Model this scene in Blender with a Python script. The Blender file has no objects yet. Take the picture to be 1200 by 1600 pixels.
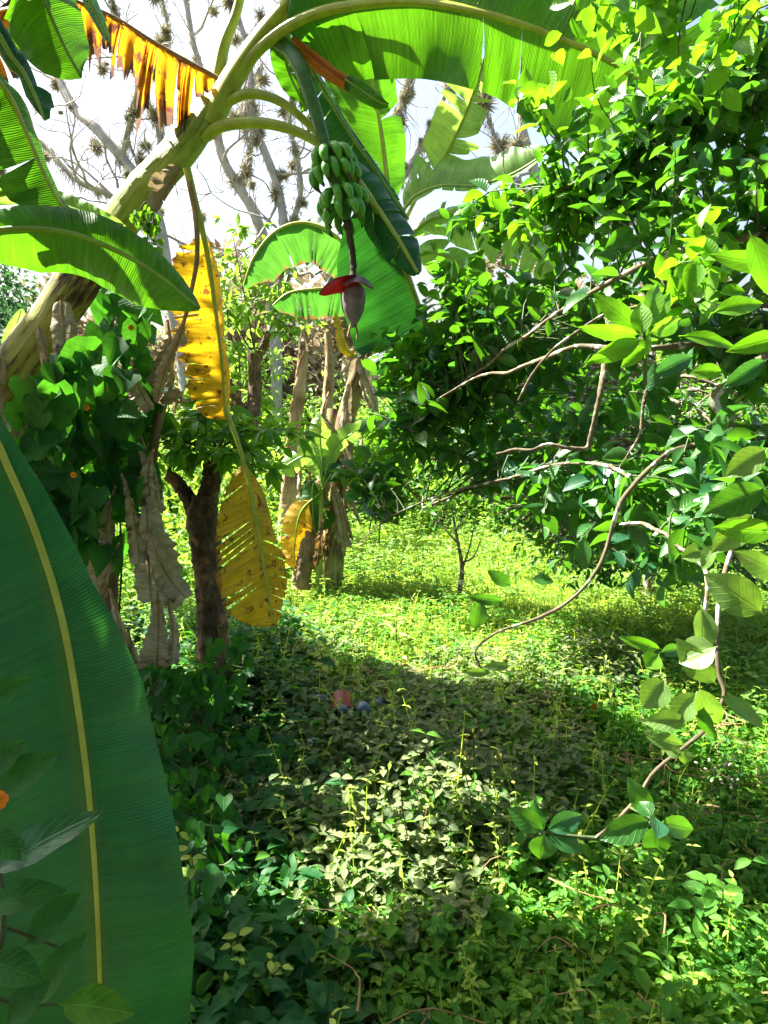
import bpy, math, random
import numpy as np
from mathutils import Vector
R = math.radians
rng = np.random.default_rng(7)
random.seed(7)
scn = bpy.context.scene
col = scn.collection
# ------------------------------------------------------------------ camera, sky, sun, exposure
FPX, PITCH, CAMZ = 1200.0, R(9.46), 1.6
cam = bpy.data.cameras.new('camera'); co = bpy.data.objects.new('camera', cam); col.objects.link(co)
co.location = (0, 0, CAMZ); co.rotation_euler = (R(90) - PITCH, 0, 0)
cam.sensor_fit = 'VERTICAL'; cam.sensor_height = 24; cam.lens = 18.0
cam.clip_start = 0.05; cam.clip_end = 800
scn.camera = co
SUN_AZ, SUN_EL = R(-58), R(52)         # azimuth from +Y (view direction), negative = left
w = bpy.data.worlds.new("World"); scn.world = w; w.use_nodes = True
wn = w.node_tree.nodes; wl = w.node_tree.links
sky = wn.new('ShaderNodeTexSky'); sky.sky_type = 'NISHITA'; sky.sun_disc = False
sky.sun_elevation = SUN_EL; sky.sun_rotation = SUN_AZ
sky.dust_density = 4.5; sky.air_density = 1.0
wn['Background'].inputs[1].default_value = 0.052
wl.new(sky.outputs[0], wn['Background'].inputs[0])
sl = bpy.data.lights.new('sun', 'SUN'); sl.energy = 5.0; sl.angle = R(0.5); sl.color = (1.0, 0.95, 0.84)
so = bpy.data.objects.new('sun', sl); col.objects.link(so)
sund = Vector((math.sin(SUN_AZ) * math.cos(SUN_EL), math.cos(SUN_AZ) * math.cos(SUN_EL), math.sin(SUN_EL)))
so.rotation_euler = sund.to_track_quat('Z', 'Y').to_euler(); so.location = sund * 30
scn.view_settings.view_transform = 'Standard'; scn.view_settings.look = 'None'
scn.view_settings.exposure = 2.6; scn.view_settings.gamma = 1.0
cy = scn.cycles
cy.max_bounces = 8; cy.diffuse_bounces = 4; cy.glossy_bounces = 2; cy.transmission_bounces = 4
cy.transparent_max_bounces = 6; cy.caustics_reflective = False; cy.caustics_refractive = False
cy.use_denoising = True; cy.sample_clamp_indirect = 6.0

CAMP = np.array([0, 0, CAMZ]); FW = np.array([0, math.cos(PITCH), -math.sin(PITCH)])
UPV = np.array([0, math.sin(PITCH), math.cos(PITCH)]); RT = np.array([1.0, 0, 0])
def P(x, y, d):
    return CAMP + d * (FW + (x - 600) / FPX * RT + (800 - y) / FPX * UPV)
def G(x, y, z=0.0):
    r = FW + (x - 600) / FPX * RT + (800 - y) / FPX * UPV
    return CAMP + r * ((CAMZ - z) / -r[2])
def PP(l): return np.array([P(*a) for a in l])
def nz(a):
    a = np.asarray(a, float); return a / np.maximum(np.linalg.norm(a, axis=-1, keepdims=True), 1e-9)
ZUP = np.array([0, 0, 1.0])

# ------------------------------------------------------------------ materials
class NT:
    def __init__(s, name):
        s.m = bpy.data.materials.new(name); s.m.use_nodes = True
        s.n = s.m.node_tree.nodes; s.l = s.m.node_tree.links; s.n.clear()
        s.out = s.n.new('ShaderNodeOutputMaterial')
    def a(s, t, ins=None, **kw):
        x = s.n.new(t)
        for k, v in kw.items(): setattr(x, k, v)
        for k, v in (ins or {}).items():
            if hasattr(v, 'links') or isinstance(v, bpy.types.NodeSocket): s.l.new(v, x.inputs[k])
            else: x.inputs[k].default_value = v
        return x
    def mix(s, f, a, b, mode='MIX'):
        x = s.n.new('ShaderNodeMix'); x.data_type = 'RGBA'; x.blend_type = mode
        for k, v in ((0, f), (6, a), (7, b)):
            if isinstance(v, bpy.types.NodeSocket): s.l.new(v, x.inputs[k])
            else: x.inputs[k].default_value = (tuple(v) + (1,)) if k and len(v) == 3 else v
        return x.outputs[2]
    def ramp(s, f, stops):
        x = s.n.new('ShaderNodeValToRGB'); s.l.new(f, x.inputs[0])
        e = x.color_ramp.elements
        while len(e) < len(stops): e.new(0.5)
        for i, (p, c) in enumerate(stops):
            e[i].position = p; e[i].color = (c, c, c, 1) if isinstance(c, (int, float)) else tuple(c) + (1,)
        return x.outputs[0]
    def math(s, op, a, b=0.0, c=None):
        x = s.n.new('ShaderNodeMath'); x.operation = op
        for k, v in enumerate((a, b) if c is None else (a, b, c)):
            if isinstance(v, bpy.types.NodeSocket): s.l.new(v, x.inputs[k])
            else: x.inputs[k].default_value = v
        return x.outputs[0]

def leafmat(name, c1, c2, tr, trans=0.45, rough=0.42, kind='herb', spots=None, edge=None, spec=0.4, veinc=None, speck=None, streak=1.0):
    """green sheet: gloss + diffuse + light coming through. 'rnd' attribute varies each leaf."""
    s = NT(name)
    rnd = s.a('ShaderNodeAttribute', attribute_name='rnd').outputs['Fac']
    uv = s.a('ShaderNodeUVMap', uv_map='UVMap').outputs[0]
    xyz = s.a('ShaderNodeSeparateXYZ', {0: uv})
    geo = s.a('ShaderNodeNewGeometry')
    base = s.mix(rnd, c1, c2)
    tcol = s.mix(rnd, tr, tuple(0.5 * x + 0.5 * y for x, y in zip(tr, (tr[0] * .5, tr[1] * .7, tr[2]))))
    bump = None
    n1 = s.a('ShaderNodeTexNoise', {'Scale': 9.0 if kind == 'banana' else 40.0, 'Detail': 3.0}, noise_dimensions='3D')
    s.l.new(s.a('ShaderNodeTexCoord').outputs['Object'], n1.inputs['Vector'])
    f = s.ramp(n1.outputs[0], [(0.3, 0.78), (0.7, 1.15)])
    base = s.mix(1.0, base, f, 'MULTIPLY'); tcol = s.mix(1.0, tcol, f, 'MULTIPLY')
    if kind == 'banana':
        # side veins: fine stripes along u (uv.x in metres), slight slant
        sl_ = s.math('ADD', s.math('MULTIPLY', xyz.outputs[1], 0.035), xyz.outputs[0])
        cv = s.a('ShaderNodeCombineXYZ', {0: s.math('MULTIPLY', sl_, 60.0), 1: s.math('MULTIPLY', xyz.outputs[1], 0.6)})
        nn = s.a('ShaderNodeTexNoise', {'Vector': cv.outputs[0], 'Scale': 1.6, 'Detail': 3.0, 'Roughness': 0.6})
        st = s.ramp(nn.outputs[0], [(0.3, 1 - .28 * streak), (0.5, 1.0), (0.68, 1 + .22 * streak)])
        fine = s.math('SINE', s.math('MULTIPLY', sl_, 1150.0))
        fi = s.math('MULTIPLY_ADD', fine, 0.07, 1.0)
        base = s.mix(1.0, base, st, 'MULTIPLY'); tcol = s.mix(1.0, tcol, st, 'MULTIPLY')
        tcol = s.mix(1.0, tcol, fi, 'MULTIPLY')
        # brighter tissue along the midrib
        mr = s.ramp(xyz.outputs[1], [(0.02, 1.0), (0.10, 0.0)])
        base = s.mix(s.math('MULTIPLY', mr, 0.45), base, (0.16, 0.22, 0.03))
        hb = s.math('ADD', nn.outputs[0], s.math('MULTIPLY', fine, 0.12))
        bump = s.a('ShaderNodeBump', {'Strength': 0.5 * streak, 'Distance': 0.006, 'Height': hb}).outputs[0]
    else:
        # midrib + arched side veins
        v = s.math('ABSOLUTE', s.math('SUBTRACT', xyz.outputs[1], 0.5))
        mid = s.ramp(v, [(0.0, 1.0), (0.035, 0.0)])
        sv = s.math('SINE', s.math('MULTIPLY', s.math('SUBTRACT', xyz.outputs[0], s.math('MULTIPLY', v, 0.55)), 48.0))
        svr = s.ramp(sv, [(0.86, 0.0), (1.0, 0.7)])
        vv = s.math('MAXIMUM', mid, svr)
        vc = veinc or tuple(min(1, 1.9 * q + 0.02) for q in c2)
        base = s.mix(s.math('MULTIPLY', vv, 0.5), base, vc)
        tcol = s.mix(s.math('MULTIPLY', vv, 0.35), tcol, tuple(q * .55 for q in tr))
        bump = s.a('ShaderNodeBump', {'Strength': 0.35, 'Distance': 0.002, 'Height': s.math('SUBTRACT', 1.0, vv)}).outputs[0]
    if speck:
        vo = s.a('ShaderNodeTexNoise', {'Scale': 420.0, 'Detail': 1.0})
        s.l.new(s.a('ShaderNodeTexCoord').outputs['Object'], vo.inputs['Vector'])
        base = s.mix(s.ramp(vo.outputs[0], [(0.60, 0.0), (0.66, 0.6)]), base, speck)
    if spots:
        n2 = s.a('ShaderNodeTexNoise', {'Scale': spots[1], 'Detail': 5.0, 'Roughness': 0.65})
        s.l.new(s.a('ShaderNodeTexCoord').outputs['Object'], n2.inputs['Vector'])
        m = s.ramp(n2.outputs[0], [(spots[2], 0.0), (spots[2] + 0.08, 1.0)])
        base = s.mix(m, base, spots[0]); tcol = s.mix(m, tcol, tuple(q * 1.3 for q in spots[0]))
    if edge:
        n3 = s.a('ShaderNodeTexNoise', {'Scale': 22.0, 'Detail': 4.0})
        s.l.new(s.a('ShaderNodeTexCoord').outputs['Object'], n3.inputs['Vector'])
        e = s.math('ADD', xyz.outputs[1], s.math('MULTIPLY', s.math('SUBTRACT', n3.outputs[0], 0.5), 0.55))
        m = s.ramp(e, [(edge[1], 0.0), (edge[1] + 0.09, 1.0)])
        base = s.mix(m, base, edge[0]); tcol = s.mix(m, tcol, tuple(q * 1.4 for q in edge[0]))
    p = s.a('ShaderNodeBsdfPrincipled', {'Base Color': base, 'Roughness': rough, 'Specular IOR Level': spec, 'Normal': bump})
    t = s.a('ShaderNodeBsdfTranslucent', {'Color': tcol, 'Normal': bump})
    mx = s.a('ShaderNodeMixShader', {0: trans, 1: p.outputs[0], 2: t.outputs[0]})
    s.l.new(mx.outputs[0], s.out.inputs[0])
    return s.m

def barkmat(name, stops, scale=14.0, stretch=6.0, rough=0.85, bump=0.6, dist=0.01, moss=None):
    """fibrous/blotchy skin; uv.x runs round the stem, uv.y along it in metres"""
    s = NT(name)
    uv = s.a('ShaderNodeUVMap', uv_map='UVMap').outputs[0]
    tc = s.a('ShaderNodeTexCoord').outputs['Object']
    mp = s.a('ShaderNodeMapping', {'Vector': uv, 'Scale': (stretch, 1.0, 1.0)})
    n1 = s.a('ShaderNodeTexNoise', {'Vector': mp.outputs[0], 'Scale': scale, 'Detail': 6.0, 'Roughness': 0.65})
    n2 = s.a('ShaderNodeTexNoise', {'Vector': tc, 'Scale': 5.0, 'Detail': 4.0})
    f = s.math('ADD', s.math('MULTIPLY', n1.outputs[0], 0.55), s.math('MULTIPLY', n2.outputs[0], 0.45))
    c = s.ramp(f, stops)
    if moss:
        n3 = s.a('ShaderNodeTexNoise', {'Vector': tc, 'Scale': moss[1], 'Detail': 5.0})
        c = s.mix(s.ramp(n3.outputs[0], [(moss[2], 0.0), (moss[2] + .06, 1.0)]), c, moss[0])
    b = s.a('ShaderNodeBump', {'Strength': bump, 'Distance': dist, 'Height': n1.outputs[0]})
    p = s.a('ShaderNodeBsdfPrincipled', {'Base Color': c, 'Roughness': rough, 'Specular IOR Level': 0.3, 'Normal': b.outputs[0]})
    s.l.new(p.outputs[0], s.out.inputs[0]); return s.m

def plain(name, c, rough=0.5, spec=0.5, var=0.25, scale=30.0, trans=0.0):
    s = NT(name)
    tc = s.a('ShaderNodeTexCoord').outputs['Object']
    n = s.a('ShaderNodeTexNoise', {'Vector': tc, 'Scale': scale, 'Detail': 4.0})
    f = s.ramp(n.outputs[0], [(0.3, 1 - var), (0.7, 1 + var)])
    c_ = s.mix(1.0, c, f, 'MULTIPLY')
    p = s.a('ShaderNodeBsdfPrincipled', {'Base Color': c_, 'Roughness': rough, 'Specular IOR Level': spec, 'Transmission Weight': trans})
    s.l.new(p.outputs[0], s.out.inputs[0]); return s.m

M = {}
M['ban'] = leafmat('banana leaf green', (0.028, 0.115, 0.022), (0.05, 0.15, 0.025), (0.12, 0.36, 0.006), 0.46, 0.36, 'banana')
M['banshade'] = leafmat('banana leaf with painted shade', (0.012, 0.105, 0.045), (0.02, 0.13, 0.05), (0.03, 0.17, 0.012), 0.34, 0.42, 'banana')  # darker, bluer copy of the green leaf with shade put into its colour
M['bangiant'] = leafmat('large shaded banana leaf', (0.016, 0.145, 0.045), (0.025, 0.17, 0.05), (0.03, 0.17, 0.012), 0.32, 0.34, 'banana', streak=.5, spots=((0.06, 0.10, 0.03), 34.0, 0.68), edge=((0.16, 0.12, 0.04), 1.01))
M['banpale'] = leafmat('banana leaf pale', (0.14, 0.28, 0.08), (0.20, 0.34, 0.10), (0.45, 0.75, 0.08), 0.42, 0.34, 'banana')
M['banedge'] = leafmat('banana leaf with scorched margin', (0.02, 0.10, 0.045), (0.03, 0.14, 0.045), (0.12, 0.38, 0.03), 0.36, 0.4, 'banana', edge=((0.20, 0.11, 0.035), 0.90))
M['yellow'] = leafmat('yellowed banana leaf', (0.55, 0.34, 0.02), (0.62, 0.40, 0.025), (0.85, 0.50, 0.01), 0.44, 0.5, 'banana', spots=((0.16, 0.06, 0.015), 30.0, 0.56), edge=((0.30, 0.13, 0.02), 0.93))
M['scorch'] = leafmat('scorched orange leaf', (0.42, 0.12, 0.02), (0.20, 0.10, 0.05), (0.95, 0.36, 0.01), 0.55, 0.6, 'banana', spots=((0.10, 0.035, 0.02), 12.0, 0.53), edge=((0.12, 0.07, 0.05), 0.75))
M['dead'] = leafmat('dry dead banana leaf', (0.34, 0.29, 0.21), (0.52, 0.45, 0.34), (0.45, 0.33, 0.18), 0.22, 0.8, 'banana', spots=((0.14, 0.09, 0.05), 9.0, 0.60), spec=0.15)
M['orange'] = leafmat('orange dying leaf', (0.55, 0.13, 0.02), (0.6, 0.16, 0.02), (0.85, 0.22, 0.01), 0.4, 0.45, 'banana')
M['citrus'] = leafmat('citrus leaf', (0.013, 0.08, 0.025), (0.05, 0.16, 0.025), (0.15, 0.44, 0.012), 0.36, 0.30, spec=0.5)
M['canopy'] = leafmat('light blocking tree leaf', (0.012, 0.06, 0.018), (0.03, 0.09, 0.02), (0.06, 0.20, 0.01), 0.10, 0.35, spec=0.4)  # low translucency, so the added unseen trees block more light
M['citold'] = leafmat('old citrus leaf', (0.02, 0.10, 0.05), (0.03, 0.12, 0.05), (0.12, 0.42, 0.03), 0.34, 0.30, spec=0.55, spots=((0.25, 0.30, 0.12), 45.0, 0.66))
M['citsun'] = leafmat('citrus leaf with painted sun', (0.12, 0.24, 0.06), (0.20, 0.33, 0.09), (0.30, 0.55, 0.03), 0.34, 0.36, spec=0.4, spots=((0.35, 0.38, 0.18), 45.0, 0.66))  # paler copy of the citrus leaf with sunlight put into its colour
M['young'] = leafmat('young citrus leaf', (0.10, 0.27, 0.02), (0.15, 0.34, 0.025), (0.23, 0.60, 0.01), 0.46, 0.34, spec=0.5)
M['vine'] = leafmat('vine leaf', (0.010, 0.075, 0.025), (0.03, 0.13, 0.025), (0.10, 0.38, 0.015), 0.36, 0.5, spec=0.2)
M['purple'] = leafmat('hairy grey leaf', (0.06, 0.115, 0.045), (0.23, 0.28, 0.105), (0.26, 0.40, 0.06), 0.30, 0.6, spec=0.15, speck=(0.45, 0.45, 0.35))
M['herb'] = leafmat('herb leaf', (0.025, 0.13, 0.022), (0.11, 0.27, 0.03), (0.28, 0.60, 0.02), 0.42, 0.5, spec=0.18)
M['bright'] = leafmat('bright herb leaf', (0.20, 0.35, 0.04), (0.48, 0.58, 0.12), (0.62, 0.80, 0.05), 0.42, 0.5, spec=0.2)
M['clover'] = leafmat('round herb leaf', (0.06, 0.20, 0.025), (0.26, 0.42, 0.06), (0.45, 0.72, 0.03), 0.42, 0.5, spec=0.15)
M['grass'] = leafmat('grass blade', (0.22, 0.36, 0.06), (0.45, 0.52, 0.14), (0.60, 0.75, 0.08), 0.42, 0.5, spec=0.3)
M['far'] = leafmat('far leaf', (0.08, 0.22, 0.04), (0.22, 0.36, 0.07), (0.42, 0.66, 0.05), 0.42, 0.5, spec=0.25)
M['fardark'] = leafmat('far dark leaf', (0.02, 0.07, 0.04), (0.05, 0.10, 0.05), (0.08, 0.22, 0.05), 0.3, 0.5, spec=0.3)
M['litter'] = leafmat('leaf litter', (0.16, 0.09, 0.05), (0.42, 0.30, 0.18), (0.3, 0.2, 0.1), 0.2, 0.8, spec=0.15)
M['sheathleaf'] = leafmat('brown dead leaf', (0.14, 0.08, 0.045), (0.26, 0.16, 0.09), (0.35, 0.18, 0.06), 0.22, 0.8, 'banana', spots=((0.05, 0.03, 0.02), 12.0, 0.58), spec=0.1)
M['dry'] = leafmat('dry grey brush', (0.26, 0.20, 0.13), (0.40, 0.34, 0.24), (0.35, 0.28, 0.15), 0.25, 0.8, spec=0.1)
M['airplant'] = leafmat('air plant leaf', (0.30, 0.28, 0.19), (0.48, 0.42, 0.30), (0.35, 0.33, 0.18), 0.25, 0.7, spec=0.1)
M['rib'] = plain('banana midrib', (0.36, 0.42, 0.05), 0.42, 0.4, 0.2, 20)
M['ribdark'] = plain('green midrib', (0.20, 0.34, 0.04), 0.42, 0.4, 0.2, 20)
M['ribdry'] = plain('dry midrib', (0.30, 0.19, 0.09), 0.75, 0.2, 0.35, 30)
M['stemgreen'] = barkmat('banana stem green', [(0.36, (0.04, 0.035, 0.02)), (0.43, (0.20, 0.20, 0.04)), (0.50, (0.26, 0.34, 0.05)), (0.62, (0.42, 0.48, 0.12))], 8.0, 4.0, 0.45, 0.5, 0.008)
M['stemold'] = barkmat('banana stem old', [(0.38, (0.025, 0.018, 0.012)), (0.45, (0.13, 0.09, 0.045)), (0.50, (0.26, 0.27, 0.06)), (0.64, (0.42, 0.40, 0.14))], 7.0, 3.0, 0.7, 0.5, 0.01)
M['stemtan'] = barkmat('weathered banana stem', [(0.38, (0.035, 0.02, 0.012)), (0.46, (0.15, 0.09, 0.045)), (0.54, (0.26, 0.24, 0.07)), (0.66, (0.46, 0.34, 0.18))], 7.0, 5.0, 0.6, 0.5, 0.01)
M['sheath'] = barkmat('dry sheath', [(0.35, (0.09, 0.05, 0.03)), (0.5, (0.26, 0.17, 0.10)), (0.65, (0.48, 0.36, 0.24))], 8.0, 9.0, 0.85, 0.8, 0.012)
M['deadstem'] = barkmat('rotten stem', [(0.36, (0.14, 0.07, 0.04)), (0.46, (0.48, 0.30, 0.17)), (0.58, (0.74, 0.56, 0.37))], 7.0, 12.0, 0.9, 1.0, 0.02)
M['bark'] = barkmat('rough dark bark', [(0.35, (0.035, 0.025, 0.02)), (0.5, (0.13, 0.085, 0.055)), (0.66, (0.34, 0.22, 0.15))], 16.0, 0.9, 0.9, 1.0, 0.03, moss=((0.42, 0.20, 0.11), 7.0, 0.62))
M['citbark'] = barkmat('citrus bark', [(0.35, (0.05, 0.04, 0.025)), (0.5, (0.15, 0.12, 0.07)), (0.66, (0.34, 0.28, 0.18))], 22.0, 4.0, 0.8, 0.6, 0.004, moss=((0.55, 0.56, 0.48), 30.0, 0.54))
M['twig'] = plain('green twig', (0.06, 0.09, 0.03), 0.6, 0.3, 0.3, 60)
M['greybark'] = barkmat('grey bark', [(0.35, (0.24, 0.22, 0.20)), (0.5, (0.42, 0.39, 0.36)), (0.66, (0.60, 0.57, 0.52))], 9.0, 3.0, 0.9, 0.5, 0.02)
M['fruit'] = (lambda s: (s.l.new(s.a('ShaderNodeBsdfPrincipled', {'Base Color': s.mix(s.ramp(s.a('ShaderNodeSeparateXYZ', {0: s.a('ShaderNodeUVMap', uv_map='UVMap').outputs[0]}).outputs[1], [(.112, 0.0), (.122, 1.0)]),
    s.mix(s.ramp(s.a('ShaderNodeTexNoise', {'Scale': 18.0, 'Detail': 5.0}).outputs[0], [(.4, 0.0), (.65, 1.0)]), (0.07, 0.30, 0.025), (0.16, 0.44, 0.05)), (0.02, 0.015, 0.01)), 'Roughness': 0.42}).outputs[0], s.out.inputs[0]), s.m)[1])(NT('green banana skin'))
M['fruittip'] = plain('black flower remnant', (0.02, 0.015, 0.01), 0.8, 0.2)
M['stalk'] = plain('flower stalk', (0.07, 0.17, 0.05), 0.45, 0.4, 0.25, 30)
M['rachis'] = barkmat('dark rachis', [(0.4, (0.03, 0.025, 0.02)), (0.6, (0.10, 0.08, 0.05))], 30.0, 3.0, 0.8, 0.8, 0.004)
M['bud'] = plain('purple bud', (0.22, 0.16, 0.24), 0.5, 0.4, 0.35, 25)
M['bractin'] = plain('crimson inner bract', (0.80, 0.015, 0.02), 0.45, 0.4, 0.15, 25)
M['flower'] = plain('orange petal', (0.9, 0.25, 0.01), 0.6, 0.3, 0.1, 40)
M['flowerc'] = plain('dark flower eye', (0.03, 0.01, 0.015), 0.7, 0.3)
M['fyellow'] = plain('yellow bud head', (0.55, 0.45, 0.08), 0.7, 0.3)
M['fpale'] = plain('pale floret', (0.40, 0.42, 0.30), 0.7, 0.2)
M['redplastic'] = plain('red plastic', (0.20, 0.005, 0.007), 0.45, 0.4, 0.45, 15)
M['redin'] = plain('dark red inside of the pot', (0.05, 0.01, 0.01), 0.7, 0.3)  # much darker red than the outer wall
M['blueplastic'] = plain('blue grey plastic', (0.10, 0.15, 0.24), 0.3, 0.5, 0.3, 20)
M['whiteplastic'] = plain('white plastic film', (0.6, 0.62, 0.66), 0.4, 0.5, 0.2, 20)

# ------------------------------------------------------------------ objects, tags
def link(name, me, mat, parent=None):
    o = bpy.data.objects.new(name, me); col.objects.link(o)
    for m in (mat if isinstance(mat, (list, tuple)) else [mat]):
        if m is not None: me.materials.append(M[m] if isinstance(m, str) else m)
    if parent is not None:
        o.parent = parent
        o.matrix_parent_inverse = parent.matrix_basis.inverted()
    return o
def tag(o, label=None, cat=None, group=None, kind=None):
    if label: o['label'] = label
    if cat: o['category'] = cat
    if group: o['group'] = group
    if kind: o['kind'] = kind
    return o
def thing(name, label, cat, loc=(0, 0, 0), group=None):
    o = bpy.data.objects.new(name, None); col.objects.link(o); o.empty_display_size = 0.1
    o.location = tuple(float(q) for q in loc)
    return tag(o, label, cat, group)
def mesh(name, V, Fq, UV=None, rnd=None, smooth=True):
    """V (n,3); Fq (m,4) quads (a repeated last index makes a triangle)"""
    V = np.asarray(V, np.float32); Fq = np.asarray(Fq, np.int32)
    me = bpy.data.meshes.new(name)
    me.vertices.add(len(V)); me.vertices.foreach_set('co', V.ravel())
    k = Fq.shape[1]
    me.loops.add(Fq.size); me.loops.foreach_set('vertex_index', Fq.ravel())
    me.polygons.add(len(Fq)); me.polygons.foreach_set('loop_start', np.arange(0, Fq.size, k, dtype=np.int32))
    me.polygons.foreach_set('loop_total', np.full(len(Fq), k, np.int32))
    me.polygons.foreach_set('use_smooth', np.full(len(Fq), smooth, bool))
    if UV is not None:
        u = me.uv_layers.new(name='UVMap'); u.data.foreach_set('uv', np.asarray(UV, np.float32)[Fq.ravel()].ravel())
    if rnd is not None:
        a = me.attributes.new('rnd', 'FLOAT', 'POINT'); a.data.foreach_set('value', np.asarray(rnd, np.float32))
    me.update(calc_edges=True)
    return me
class MB:
    def __init__(s): s.V = []; s.F = []; s.U = []; s.R = []; s.n = 0
    def add(s, V, F, U=None, rnd=0.5):
        V = np.asarray(V, float).reshape(-1, 3); s.V.append(V); s.F.append(np.asarray(F, int) + s.n)
        s.U.append(np.zeros((len(V), 2)) if U is None else np.asarray(U, float))
        s.R.append(np.full(len(V), rnd) if np.isscalar(rnd) else np.asarray(rnd)); s.n += len(V)
        return s
    def build(s, name, mat, parent=None):
        if not s.n: return None
        return link(name, mesh(name, np.vstack(s.V), np.vstack(s.F), np.vstack(s.U), np.concatenate(s.R)), mat, parent)

def spline(pts, n):
    p = np.asarray(pts, float)
    if len(p) == 2:
        t = np.linspace(0, 1, n)[:, None]; return p[0] * (1 - t) + p[1] * t
    p = np.vstack([2 * p[0] - p[1], p, 2 * p[-1] - p[-2]])
    seg = np.linalg.norm(np.diff(p[1:-1, :3], axis=0), axis=1); cum = np.concatenate([[0], np.cumsum(seg)])
    s = np.linspace(0, cum[-1], n); i = np.clip(np.searchsorted(cum, s, 'right') - 1, 0, len(seg) - 1)
    t = ((s - cum[i]) / np.maximum(seg[i], 1e-9))[:, None]
    a, b, c, d = p[i], p[i + 1], p[i + 2], p[i + 3]
    return 0.5 * ((2 * b) + (-a + c) * t + (2 * a - 5 * b + 4 * c - d) * t ** 2 + (-a + 3 * b - 3 * c + d) * t ** 3)
def frames(p, ref=None):
    T = nz(np.gradient(p, axis=0)); N = np.zeros_like(T)
    n = np.cross(T[0], [0, 0, 1.0] if abs(T[0][2]) < 0.9 else [1.0, 0, 0]) if ref is None else np.asarray(ref, float)
    for i in range(len(p)):
        n = n - T[i] * (n @ T[i]); n = n / max(np.linalg.norm(n), 1e-9); N[i] = n
    return T, N, np.cross(T, N)
def tube(mb, pts, radii, seg=8, n=None, rough=0.0, flat=1.0, cap=True, ref=None, lobes=0, lobe_amp=0.0, taper_tip=False):
    """pts control points (world); radii list spread along the length"""
    n = n or max(4, 4 * len(pts)); p = spline(pts, n)
    r = np.interp(np.linspace(0, 1, n), np.linspace(0, 1, len(radii)), radii)
    T, N, B = frames(p, ref)
    a = np.linspace(0, 2 * np.pi, seg + 1)
    ph = rng.uniform(0, 6.28)
    rr = r[:, None] * (1 + lobe_amp * np.cos(lobes * a + ph)[None])
    if rough:
        q = rng.normal(0, 1, (n, seg + 1)); q[:, -1] = q[:, 0]
        q = (q + np.roll(q, 1, 0) + np.roll(q, -1, 0)) / 1.7; rr = rr * (1 + rough * q); rr[:, -1] = rr[:, 0]
    V = p[:, None] + rr[..., None] * (np.cos(a)[None, :, None] * N[:, None] + flat * np.sin(a)[None, :, None] * B[:, None])
    L = np.concatenate([[0], np.cumsum(np.linalg.norm(np.diff(p, axis=0), axis=1))])
    U = np.stack(np.broadcast_arrays(a[None] / 6.283 * 1.0, L[:, None]), -1)
    i, j = np.meshgrid(np.arange(n - 1), np.arange(seg), indexing='ij'); b = i * (seg + 1) + j
    Fq = np.stack([b, b + 1, b + seg + 2, b + seg + 1], -1).reshape(-1, 4)
    base = mb.n
    mb.add(V.reshape(-1, 3), Fq, U.reshape(-1, 2), rng.uniform())
    if cap:
        for k, row in ((0, 0), (1, (n - 1) * (seg + 1))):
            c = p[0] if k == 0 else p[-1]
            ring = V.reshape(-1, 3)[row:row + seg + 1]
            vv = np.vstack([ring, c[None]])
            ff = [[q, q + 1, seg + 1, seg + 1] if k else [q + 1, q, seg + 1, seg + 1] for q in range(seg)]
            ff = [[f[0], f[1], f[2], f[2]] for f in ff]
            # split into degenerate-free quads by pairing
            ff2 = [[q, q + 1, q + 2 if q + 2 <= seg else 0, seg + 1] for q in range(0, seg, 2)]
            if not k: ff2 = [f[::-1] for f in ff2]
            mb.add(vv, ff2, np.vstack([U.reshape(-1, 2)[row:row + seg + 1], [[0, 0]]]), 0.5)
    return p, r

# ------------------------------------------------------------------ small-leaf templates and clouds
def tpl(prof, c=1, fold=0.25, droop=0.15, lobe=0.0, wave=0.0):
    prof = np.array(prof, float); r = len(prof); V = []; U = []
    for i, (u, wd) in enumerate(prof):
        for j in range(-c, c + 1):
            q = j / c
            uu = u - lobe * (1 - i / (r - 1)) ** 3 * abs(q)
            V.append((uu, q * wd, -droop * u * u + wave * math.sin(u * 14 + q) * abs(q), 1.8 * fold * abs(q) * wd))
            U.append((u, 0.5 + 0.5 * q * min(1, wd / max(prof[:, 1]) + .15)))
    k = 2 * c + 1
    Fq = [[i * k + j, i * k + j + 1, (i + 1) * k + j + 1, (i + 1) * k + j] for i in range(r - 1) for j in range(k - 1)]
    return np.array(V), np.array(Fq), np.array(U)
T_OVAL = tpl([(0, .02), (.22, .40), (.55, .46), (.82, .26), (1, .01)], 1, .3, .18)
T_CIT = tpl([(0, .015), (.06, .03), (.18, .30), (.4, .47), (.62, .46), (.82, .28), (1, .02)], 1, .28, .22)
T_CITH = tpl([(0, .012), (.07, .02), (.10, .06), (.18, .26), (.3, .41), (.45, .49), (.6, .48), (.75, .37), (.88, .2), (.96, .07), (1, .005)], 3, .16, .28, wave=.018)
T_LANCE = tpl([(0, .02), (.3, .5), (.65, .38), (1, .01)], 1, .2, .25)
T_HEART = tpl([(0, .30), (.10, .50), (.3, .54), (.55, .38), (.8, .17), (1, .01)], 2, .15, .25, lobe=.22)
T_HEARTS = tpl([(0, .28), (.15, .5), (.5, .42), (1, .01)], 1, .15, .2, lobe=.2)
T_FAR = tpl([(0, .05), (.5, .48), (1, .03)], 1, .25, .2)
T_BLADE = tpl([(0, .5), (.35, .42), (.7, .28), (1, .02)], 1, .3, .45)
T_SPIKE = tpl([(0, .5), (.5, .35), (1, .02)], 1, .2, .1)
T_STEM = tpl([(0, .5), (1, .35)], 1, .8, 0)
def side_of(ax, nr):
    ax = nz(ax); nr = np.asarray(nr, float); nr = nr - (nr * ax).sum(-1, keepdims=True) * ax
    nr = nz(nr); return ax, nr, np.cross(nr, ax)
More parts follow.
